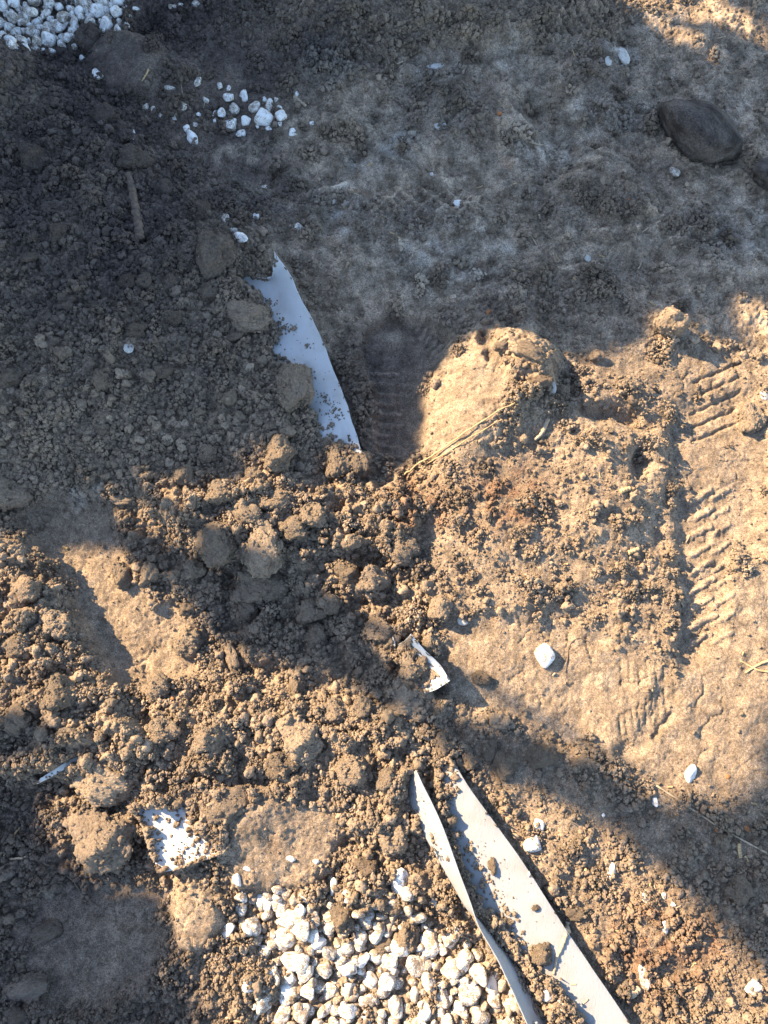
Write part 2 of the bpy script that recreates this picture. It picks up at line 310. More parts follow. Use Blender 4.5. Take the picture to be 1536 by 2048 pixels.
Hin = Z[ox:ox+len(xs), oy:oy+len(ys)]
def H(x, y):
    a = np.clip((np.asarray(x)-xs[0])/STEP, 0, len(xs)-1.001); b = np.clip((np.asarray(y)-ys[0])/STEP, 0, len(ys)-1.001)
    i = a.astype(int); j = b.astype(int); fa = a-i; fb = b-j
    return (Hin[i, j]*(1-fa)+Hin[i+1, j]*fa)*(1-fb)+(Hin[i, j+1]*(1-fa)+Hin[i+1, j+1]*fa)*fb
BOX = {k: (min(w2px(*p)[0] for p in v), max(w2px(*p)[0] for p in v), min(w2px(*p)[1] for p in v), max(w2px(*p)[1] for p in v)) for k, (v, f) in SHEETS.items()}
camv = Vector((0, 0, CAM_H))
def surf(u, v, sheets=True):
    """place on the soil, or on a sheet lying over it, that is seen at u, v"""
    u = np.atleast_1d(np.asarray(u, float)); v = np.atleast_1d(np.asarray(v, float)); z = np.zeros(u.shape)
    for _ in range(7):
        x, y, d = px2w(u, v, z); z = .5*z+.5*H(x, y)
    x, y, d = px2w(u, v, z)
    if sheets:
        for k, b in BOX.items():
            for i in np.nonzero((u > b[0]) & (u < b[1]) & (v > b[2]) & (v < b[3]))[0]:
                dr = Vector((x[i], y[i], z[i]))-camv; L = dr.length
                h = BV[k].ray_cast(camv, dr/L, L+.002)
                if h[0] is not None: x[i], y[i], z[i] = h[0]
    return x, y, z, d

# ------------------------------------------------------------------ soil colour
MOIST = np.array((.074, .057, .050)); DRY = np.array((.210, .160, .114)); ASH = np.array((.25, .225, .19)); RED = np.array((.135, .078, .048)); TAN = np.array((.25, .20, .148))
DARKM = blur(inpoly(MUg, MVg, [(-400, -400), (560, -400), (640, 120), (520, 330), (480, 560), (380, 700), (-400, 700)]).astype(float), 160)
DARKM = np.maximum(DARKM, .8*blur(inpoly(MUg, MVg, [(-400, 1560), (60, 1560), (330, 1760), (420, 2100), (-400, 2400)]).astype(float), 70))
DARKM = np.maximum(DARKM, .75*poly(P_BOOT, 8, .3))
URM = poly(P_UR, 40)
ASHM = np.zeros((MW, MH))
for m, a in ((ell(1240, 115, 34, 26, 14), .9), (ell(1500, 470, 90, 60, 50), .55), (ell(690, 420, 40, 60, 25), .5), (ell(890, 510, 120, 60, 45), .6), (ell(1100, 300, 70, 30, 25), .6), (ell(800, 290, 44, 34, 16), .7), (ell(740, 335, 60, 20, 14), .55), (ell(985, 500, 50, 20, 16), .5), (ell(1290, 220, 70, 24, 20), .4), (ell(1020, 130, 40, 40, 20), .45), (ell(1300, 40, 60, 20, 18), .5), (ell(165, 985, 40, 30, 18), .5), (ell(1440, 230, 60, 50, 40), .4),
             (ell(870, 140, 60, 20, 16), .5), (ell(660, 130, 60, 40, 20), .4), (ell(1190, 240, 60, 40, 20), .4)):
    ASHM = np.maximum(ASHM, .62*a*m)
REDM = np.maximum(ell(1010, 1010, 90, 60, 40), np.maximum(ell(1330, 1900, 130, 100, 60), ell(830, 1010, 60, 60, 30)))
def soilcol(x, y, u, v):
    n1 = fbm(x, y, 7, 3, 51); n2 = fbm(x, y, 45, 3, 55); n3 = perlin(x*20, y*20, 58)
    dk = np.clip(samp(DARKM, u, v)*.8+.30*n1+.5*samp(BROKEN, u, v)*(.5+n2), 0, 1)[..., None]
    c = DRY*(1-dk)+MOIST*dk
    a = np.clip(samp(ASHM, u, v)*(.9+1.6*n2)+np.clip(n3-.3, 0, 1)*.22*samp(COMP, u, v), 0, 1)[..., None]
    c = c*(1-a)+ASH*a; c = c*(1+.16*samp(URM, u, v))[..., None]
    ur = samp(URM, u, v); tn = np.clip((fbm(x, y, 16, 3, 61)-.42+.16*ur)*(1.6+.8*ur), 0, .75)[..., None]*samp(COMP, u, v)[..., None]
    c = c*(1-tn)+TAN*tn
    r = np.clip(samp(REDM, u, v)*(.55+n2)+np.clip(perlin(x*33, y*33, 64)-.5, 0, 1)*.8, 0, .8)[..., None]
    c = c*(1-r)+RED*r
    return c*(1+(.28+.22*ur)*n2+.42*ur*fbm(x, y, 24, 4, 77))[..., None]

# ------------------------------------------------------------------ materials
def new_mat(name):
    m = bpy.data.materials.new(name); m.use_nodes = True
    n = m.node_tree.nodes; b = n["Principled BSDF"]; b.inputs["Roughness"].default_value = .95; b.inputs["Specular IOR Level"].default_value = .15
    return m, n, m.node_tree.links, b
def noise_node(n, l, scale, co, det=3, rough=.6):
    t = n.new("ShaderNodeTexNoise"); t.inputs["Scale"].default_value = scale; t.inputs["Detail"].default_value = det; t.inputs["Roughness"].default_value = rough
    l.new(co, t.inputs["Vector"]); return t
def ramp(n, l, src, stops):
    r = n.new("ShaderNodeValToRGB"); l.new(src, r.inputs[0]); e = r.color_ramp.elements
    while len(e) < len(stops): e.new(.5)
    for k, (p, c) in zip(e, stops): k.position = p; k.color = (*c, 1) if len(c) == 3 else c
    return r
def mixc(n, l, a, b, fac, mode='MIX'):
    x = n.new("ShaderNodeMix"); x.data_type = 'RGBA'; x.blend_type = mode
    for s, val in ((x.inputs[0], fac), (x.inputs[6], a), (x.inputs[7], b)):
        if hasattr(val, 'is_linked') or hasattr(val, 'links'): l.new(val, s)
        elif isinstance(val, tuple): s.default_value = (*val, 1)
        else: s.default_value = val
    return x.outputs[2]
def soil_mat(name, inst, sc, fixed=None, bump=.5, dist=.001):
    m, n, l, b = new_mat(name)
    co = n.new("ShaderNodeTexCoord").outputs["Object"]
    if fixed is None:
        at = n.new("ShaderNodeAttribute"); at.attribute_name = "col"; at.attribute_type = 'INSTANCER' if inst else 'GEOMETRY'; base = at.outputs["Color"]
    else:
        oi = n.new("ShaderNodeObjectInfo"); vadd = n.new("ShaderNodeVectorMath"); vadd.operation = 'ADD'; l.new(co, vadd.inputs[0]); 
        ml = n.new("ShaderNodeMath"); ml.operation = 'MULTIPLY'; ml.inputs[1].default_value = 31; l.new(oi.outputs["Random"], ml.inputs[0]); l.new(ml.outputs[0], vadd.inputs[1]); co = vadd.outputs[0]
        base = oi.outputs["Color"]
    n1 = noise_node(n, l, sc, co, 4, .7); r1 = ramp(n, l, n1.outputs[0], [(.26, (.50, .48, .46)), (.5, (1, 1, 1)), (.74, (1.45, 1.43, 1.40))])
    c = mixc(n, l, base, r1.outputs[0], 1.0, 'MULTIPLY')
    if not inst and fixed is None:
        g = noise_node(n, l, 900, co, 2, .6); rg = ramp(n, l, g.outputs[0], [(.30, (.45, .43, .41)), (.5, (1, 1, 1)), (.70, (1.6, 1.58, 1.55))]); c = mixc(n, l, c, rg.outputs[0], 1.0, 'MULTIPLY')
        g2 = noise_node(n, l, 130, co, 4, .7); rg2 = ramp(n, l, g2.outputs[0], [(.32, (.62, .60, .58)), (.5, (1, 1, 1)), (.70, (1.3, 1.29, 1.27))]); c = mixc(n, l, c, rg2.outputs[0], 1.0, 'MULTIPLY')
    n2 = noise_node(n, l, sc*2.4, co, 1, .5); r2 = ramp(n, l, n2.outputs[0], [(.66, (0, 0, 0)), (.74, (.45, .45, .45))])
    c = mixc(n, l, c, (.27, .23, .18), r2.outputs[0])
    l.new(c, b.inputs["Base Color"])
    bp = n.new("ShaderNodeBump"); bp.inputs["Strength"].default_value = bump; bp.inputs["Distance"].default_value = dist
    n3 = noise_node(n, l, sc*1.3, co, 4, .75); l.new(n3.outputs[0], bp.inputs["Height"]); l.new(bp.outputs[0], b.inputs["Normal"])
    return m
M_GROUND = soil_mat("soil", False, 420, None, .75, .0016)
M_CRUMB = soil_mat("soil_crumb", True, 2.6, None, .6, .0009)
M_CLOD = soil_mat("soil_clod", False, 8, True, .9, .0045)

def stone_mat(name, white, dirt_amt):
    m, n, l, b = new_mat(name)
    tc = n.new("ShaderNodeTexCoord").outputs["Object"]; oi = n.new("ShaderNodeObjectInfo")
    ml = n.new("ShaderNodeMath"); ml.operation = 'MULTIPLY'; ml.inputs[1].default_value = 57; l.new(oi.outputs["Random"], ml.inputs[0])
    va = n.new("ShaderNodeVectorMath"); l.new(tc, va.inputs[0]); l.new(ml.outputs[0], va.inputs[1]); co = va.outputs[0]
    big = noise_node(n, l, 1.5, co, 2); fine = noise_node(n, l, 9, co, 3, .7)
    mx = n.new("ShaderNodeMath"); mx.operation = 'MULTIPLY_ADD'; l.new(big.outputs[0], mx.inputs[0]); mx.inputs[1].default_value = .55; l.new(fine.outputs[0], mx.inputs[2])
    rv = n.new("ShaderNodeMath"); rv.operation = 'MULTIPLY_ADD'; l.new(oi.outputs["Random"], rv.inputs[0]); rv.inputs[1].default_value = .10; l.new(mx.outputs[0], rv.inputs[2])
    rp = ramp(n, l, rv.outputs[0], [(dirt_amt, (0, 0, 0)), (dirt_amt+.07, (.85, .85, .85))])
    soft = ramp(n, l, big.outputs[0], [(.42, (0, 0, 0)), (.75, (.5, .5, .5))])
    c = mixc(n, l, white, (.46, .37, .27), soft.outputs[0])
    c = mixc(n, l, c, (.16, .11, .07), rp.outputs[0])
    l.new(c, b.inputs["Base Color"]); b.inputs["Roughness"].default_value = .85
    bp = n.new("ShaderNodeBump"); bp.inputs["Strength"].default_value = .5; bp.inputs["Distance"].default_value = .0016
    l.new(fine.outputs[0], bp.inputs["Height"]); l.new(bp.outputs[0], b.inputs["Normal"])
    return m
M_STONE = stone_mat("white_stone", (.68, .64, .57), .785)
M_STONE2 = stone_mat("clean_white_stone", (.72, .695, .65), .865)

def rock_mat(name, c1, c2, sc):
    m, n, l, b = new_mat(name); co = n.new("ShaderNodeTexCoord").outputs["Object"]
    a = noise_node(n, l, sc, co, 5, .65); r = ramp(n, l, a.outputs[0], [(.36, c1), (.62, c2)]); gr = noise_node(n, l, sc*14, co, 2, .6); rg = ramp(n, l, gr.outputs[0], [(.3, (.5, .5, .5)), (.7, (1.5, 1.5, 1.5))])
    l.new(mixc(n, l, r.outputs[0], rg.outputs[0], 1.0, 'MULTIPLY'), b.inputs["Base Color"])
    f = noise_node(n, l, sc*9, co, 4, .7); bp = n.new("ShaderNodeBump"); bp.inputs["Strength"].default_value = .4; bp.inputs["Distance"].default_value = .003
    l.new(f.outputs[0], bp.inputs["Height"]); l.new(bp.outputs[0], b.inputs["Normal"]); b.inputs["Roughness"].default_value = .75
    return m
M_ROCK = rock_mat("dark_rock", (.022, .017, .014), (.10, .080, .066), 1.5)
M_RUST = rock_mat("rust_pebble", (.30, .10, .03), (.46, .20, .08), 4)
M_GREY = rock_mat("grey_pebble", (.32, .30, .27), (.50, .47, .42), 3)

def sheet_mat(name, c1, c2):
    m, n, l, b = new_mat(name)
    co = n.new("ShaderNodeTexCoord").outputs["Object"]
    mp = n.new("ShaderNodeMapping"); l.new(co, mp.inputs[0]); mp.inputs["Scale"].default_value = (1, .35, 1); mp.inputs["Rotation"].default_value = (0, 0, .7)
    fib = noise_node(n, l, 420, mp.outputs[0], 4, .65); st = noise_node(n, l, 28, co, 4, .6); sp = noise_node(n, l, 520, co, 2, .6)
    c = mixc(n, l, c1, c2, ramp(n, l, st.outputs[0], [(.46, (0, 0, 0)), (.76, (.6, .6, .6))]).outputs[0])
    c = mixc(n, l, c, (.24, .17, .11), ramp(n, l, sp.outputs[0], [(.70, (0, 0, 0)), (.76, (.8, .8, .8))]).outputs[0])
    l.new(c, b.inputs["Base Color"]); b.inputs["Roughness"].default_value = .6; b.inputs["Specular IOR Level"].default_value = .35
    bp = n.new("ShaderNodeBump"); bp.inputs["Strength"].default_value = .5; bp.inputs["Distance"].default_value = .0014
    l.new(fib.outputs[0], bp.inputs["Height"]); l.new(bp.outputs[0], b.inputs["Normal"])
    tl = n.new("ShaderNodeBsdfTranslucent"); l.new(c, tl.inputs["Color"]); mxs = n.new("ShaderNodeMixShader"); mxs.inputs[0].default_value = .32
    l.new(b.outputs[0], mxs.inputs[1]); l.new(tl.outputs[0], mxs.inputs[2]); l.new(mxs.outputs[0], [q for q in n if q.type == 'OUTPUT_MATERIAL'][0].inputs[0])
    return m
M_SHEET = sheet_mat('white_sheet', (.62, .625, .62), (.46, .42, .36)); M_DUSTY_LIT = sheet_mat('dusty_lit_sheet', (.365, .375, .385), (.28, .25, .21))  # sunlit sheet's copy: dusty grey, its tone also lowered against the sun

def plain(name, c1, c2, sc, rough=.8):
    m, n, l, b = new_mat(name); co = n.new("ShaderNodeTexCoord").outputs["Object"]
    a = noise_node(n, l, sc, co, 4, .7); r = ramp(n, l, a.outputs[0], [(.3, c1), (.7, c2)]); l.new(r.outputs[0], b.inputs["Base Color"]); b.inputs["Roughness"].default_value = rough
    return m
M_STRAW = plain("straw", (.30, .20, .10), (.50, .37, .20), 300)
M_ROOT = plain("root", (.07, .05, .04), (.17, .125, .09), 220)
M_PALE = plain("pale_root", (.26, .19, .12), (.44, .35, .25), 260)
M_LEAF = plain("leaf", (.035, .06, .02), (.07, .11, .035), 20, .55)
M_BARK = plain("bark", (.06, .045, .035), (.15, .11, .08), 40)
M_GRASS = plain("grass_blade", (.06, .12, .03), (.12, .20, .05), 100)

# ------------------------------------------------------------------ object helpers
def mesh_np(name, v, f, mat, smooth=True):
    me = bpy.data.meshes.new(name); v = np.asarray(v, np.float32); f = np.asarray(f, np.int32)
    me.vertices.add(len(v)); me.vertices.foreach_set("co", v.ravel())
    k = f.shape[1]; me.loops.add(f.size); me.loops.foreach_set("vertex_index", f.ravel())
    me.polygons.add(len(f)); me.polygons.foreach_set("loop_start", np.arange(0, f.size, k, dtype=np.int32))
    me.update(calc_edges=True)
    me.polygons.foreach_set("use_smooth", np.full(len(f), smooth)); me.materials.append(mat); me.update()
    return me
def link(name, me, parent=None):
    o = bpy.data.objects.new(name, me); C.objects.link(o)
    if parent: o.parent = parent
    return o
def tag(o, label=None, cat=None, group=None, kind=None):
    for k, v_ in (("label", label), ("category", cat), ("group", group), ("kind", kind)):
        if v_: o[k] = v_
    return o

# ------------------------------------------------------------------ the ground
nx, ny = X.shape
ii = np.arange(nx*ny, dtype=np.int32).reshape(nx, ny)
quads = np.stack([ii[:-1, :-1], ii[1:, :-1], ii[1:, 1:], ii[:-1, 1:]], -1).reshape(-1, 4)
gm = mesh_np("ground", np.stack([X, Y, Z], -1).reshape(-1, 3), quads, M_GROUND)
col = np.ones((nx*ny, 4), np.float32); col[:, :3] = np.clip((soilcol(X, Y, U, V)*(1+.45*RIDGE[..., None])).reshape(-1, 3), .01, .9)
ed_ = edge.reshape(-1, 1); col[:, :3] = col[:, :3]*(1-ed_)+DRY*ed_
ca = gm.attributes.new("col", 'FLOAT_COLOR', 'POINT'); ca.data.foreach_set("color", col.ravel())
tag(link("ground", gm), kind="structure")

# ------------------------------------------------------------------ lump shapes
def ico(sub):
    bm = bmesh.new(); bmesh.ops.create_icosphere(bm, subdivisions=sub, radius=1)
    bm.verts.ensure_lookup_table(); v_ = np.array([p.co[:] for p in bm.verts]); f_ = np.array([[q.index for q in p.verts] for p in bm.faces]); bm.free(); return v_, f_
ICO = {s: ico(s) for s in (1, 2, 3, 4, 5)}
def lump(sub, seed, low=.28, knob=.16, nk=70, fine=.05, boxy=0.0):
    v_, f_ = ICO[sub]; r_ = np.random.default_rng(seed); d = v_/np.linalg.norm(v_, axis=1, keepdims=True)
    r = 1+low*noise3(d, 1.3, seed)+low*.5*noise3(d, 2.7, seed+1)
    if boxy:
        nn = r_.normal(size=(9, 3)); nn /= np.linalg.norm(nn, axis=1, keepdims=True); off = r_.uniform(.62, .95, 9)
        dots = d@nn.T; rr = np.where(dots > .05, off/np.maximum(dots, .05), 9).min(1); r = r*(1-boxy)+boxy*np.minimum(rr, r*1.1)
    if nk:
        k = r_.normal(size=(nk, 3)); k /= np.linalg.norm(k, axis=1, keepdims=True)
        dd = np.sqrt(np.maximum(0, 2-2*d@k.T)); s = 1.15*math.sqrt(4*math.pi/nk)*.62; q = np.clip(1-(dd.min(1)/s)**2, 0, 1)
        kid = r_.uniform(.3, 1.2, nk)[dd.argmin(1)]
        r = r+knob*(np.sqrt(q)-.6)*kid
    r = r+fine*noise3(d, 7, seed+3)+fine*.6*noise3(d, 15, seed+5)
    return d*r[:, None], f_
def stone_shape(seed, sub=4):
    v_, f_ = ICO[sub]; r_ = np.random.default_rng(seed); d = v_/np.linalg.norm(v_, axis=1, keepdims=True)
    n_ = r_.integers(9, 15); nn = r_.normal(size=(n_, 3)); nn /= np.linalg.norm(nn, axis=1, keepdims=True); off = r_.uniform(.58, 1.0, n_)
    dots = np.maximum(d@nn.T, .02); q = (off/dots); p = 11
    rr = (np.sum(q**-p, 1)+1.12**-p)**(-1/p)
    rr = rr*(1+.07*noise3(d, 2.2, seed)+.035*noise3(d, 5.5, seed+2)+.012*noise3(d, 14, seed+4))
    return d*rr[:, None], f_

def grainy(sub, seed, low, knob, nk, fine, boxy, ng, g0, g1):
    v_, f_ = lump(sub, seed, low, knob, nk, fine, boxy); r_ = np.random.default_rng(seed+900); gv, gf = ICO[1]; vs_, fs = [v_], [f_]; n0 = len(v_)
    for _ in range(ng):
        c = v_[r_.integers(len(v_))]; r = g0*(1-r_.random()*(1-(g0/g1)**2))**-.5; q = gv*(1+.45*r_.uniform(-1, 1, (len(gv), 1)))*r*r_.uniform(.7, 1.2, 3)
        vs_.append(q+c*(1-.25*r)); fs.append(gf+n0); n0 += len(gv)
    return np.concatenate(vs_), np.concatenate(fs)
def angular(seed):
    v_, f_ = ICO[2]; r_ = np.random.default_rng(seed); d = v_/np.linalg.norm(v_, axis=1, keepdims=True); nn = r_.normal(size=(8, 3)); nn /= np.linalg.norm(nn, axis=1, keepdims=True)
    rr = np.minimum((r_.uniform(.45, 1, 8)/np.maximum(d@nn.T, .02)).min(1), 1.25); return d*(rr*(1+.16*noise3(d, 3, seed)))[:, None]*np.array((1.25, .95, .8)), f_
CRUMBS = bpy.data.collections.new("crumb_shapes")
for k in range(16):
    v_, f_ = (lump(3, 100+k, .60, .42, 7+k % 4, .09) if k % 2 else angular(100+k)) if k < 8 else grainy(3, 100+k, .55, .35, 16, .08, 0, 46, .12, .34)
    o = bpy.data.objects.new("crumb_%s" % "abcdefghijklmnop"[k], mesh_np("crumb", v_*np.array((1, .8+.03*k % .3, .72)), f_, M_CRUMB)); CRUMBS.objects.link(o)
CLOD4 = [mesh_np("clod", *grainy(4, 200+k, .50, .20, 50, .07, .35, 170, .07, .24), M_CLOD) for k in range(8)]
CLOD5 = [mesh_np("clod", *grainy(4, 230+k, .52, .22, 80, .08, .35, 480, .050, .20), M_CLOD) for k in range(6)]
BLOCK5 = [mesh_np("clod", *grainy(4, 260+k, .40, .16, 80, .08, .5, 420, .045, .15), M_CLOD) for k in range(5)]
STONES = [mesh_np("stone", *stone_shape(300+k), M_STONE) for k in range(16)]
STONESC = [mesh_np("stone", *stone_shape(340+k), M_STONE2) for k in range(8)]

def crumb_cloud(name, pts, rad, cols, label):
    """thousands of crumbs of loose soil, one object"""
    n_ = len(pts); me = bpy.data.meshes.new(name); me.vertices.add(n_); me.vertices.foreach_set("co", np.asarray(pts, np.float32).ravel())
    def att(nm, tp, key, val): a = me.attributes.new(nm, tp, 'POINT'); a.data.foreach_set(key, np.asarray(val).ravel())
    att("rad", 'FLOAT', "value", np.asarray(rad, np.float32)); att("rot", 'FLOAT_VECTOR', "vector", (rng.random((n_, 3))*6.283).astype(np.float32))
    att("pick", 'INT', "value", np.where(np.asarray(rad) < .0022, rng.integers(0, 8, n_), rng.integers(8, 16, n_)).astype(np.int32)); att("col", 'FLOAT_COLOR', "color", np.c_[np.clip(cols, .01, .9), np.ones(n_)].astype(np.float32))
    o = link(name, me); g = bpy.data.node_groups.new(name, 'GeometryNodeTree')
    g.interface.new_socket("Geometry", in_out='INPUT', socket_type='NodeSocketGeometry'); g.interface.new_socket("Geometry", in_out='OUTPUT', socket_type='NodeSocketGeometry')
    N = g.nodes; L = g.links; gi = N.new("NodeGroupInput"); go = N.new("NodeGroupOutput"); ip = N.new("GeometryNodeInstanceOnPoints")
    ci = N.new("GeometryNodeCollectionInfo"); ci.inputs[0].default_value = CRUMBS; ci.inputs["Separate Children"].default_value = True; ci.inputs["Reset Children"].default_value = True
    def na(nm, tp): a = N.new("GeometryNodeInputNamedAttribute"); a.data_type = tp; a.inputs["Name"].default_value = nm; return [s for s in a.outputs if s.enabled][0]
    L.new(gi.outputs[0], ip.inputs["Points"]); L.new(ci.outputs[0], ip.inputs["Instance"]); ip.inputs["Pick Instance"].default_value = True
    L.new(na("pick", 'INT'), ip.inputs["Instance Index"]); L.new(na("rot", 'FLOAT_VECTOR'), ip.inputs["Rotation"]); L.new(na("rad", 'FLOAT'), ip.inputs["Scale"])
    L.new(ip.outputs[0], go.inputs[0])
    md = o.modifiers.new("crumbs", 'NODES'); md.node_group = g
    return tag(o, label, "soil", kind="stuff")

# ------------------------------------------------------------------ white sheets as objects
def build_sheet(name, key, parent=None):
    v_, f_ = SHEETS[key]; me = mesh_np(name, v_, f_, M_DUSTY_LIT if key in 'BF' else M_SHEET); o = link(name, me, parent)
    sm = o.modifiers.new("thickness", 'SOLIDIFY'); sm.thickness = .0011; sm.offset = 0
    return o
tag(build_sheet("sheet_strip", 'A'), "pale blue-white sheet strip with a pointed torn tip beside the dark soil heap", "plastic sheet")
fold = bpy.data.objects.new("folded_sheet", None); C.objects.link(fold); x, y, z, d = surf(1000, 1800, False); fold.location = (0, 0, 0)
tag(fold, "long white sheet folded into a trough of soil beside the lower white gravel", "plastic sheet")
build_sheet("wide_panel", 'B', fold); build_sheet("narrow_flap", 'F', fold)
tag(build_sheet("curled_sheet_scrap", 'C'), "small curled white sheet corner poking out between round clods", "plastic sheet")
tag(build_sheet("buried_sheet_edge", 'D'), "narrow bluish sheet edge peeking out of shaded soil", "plastic sheet")
tag(build_sheet("exposed_sheet", 'E'), "flat white sheet patch showing through crumbs with torn outline", "plastic sheet")

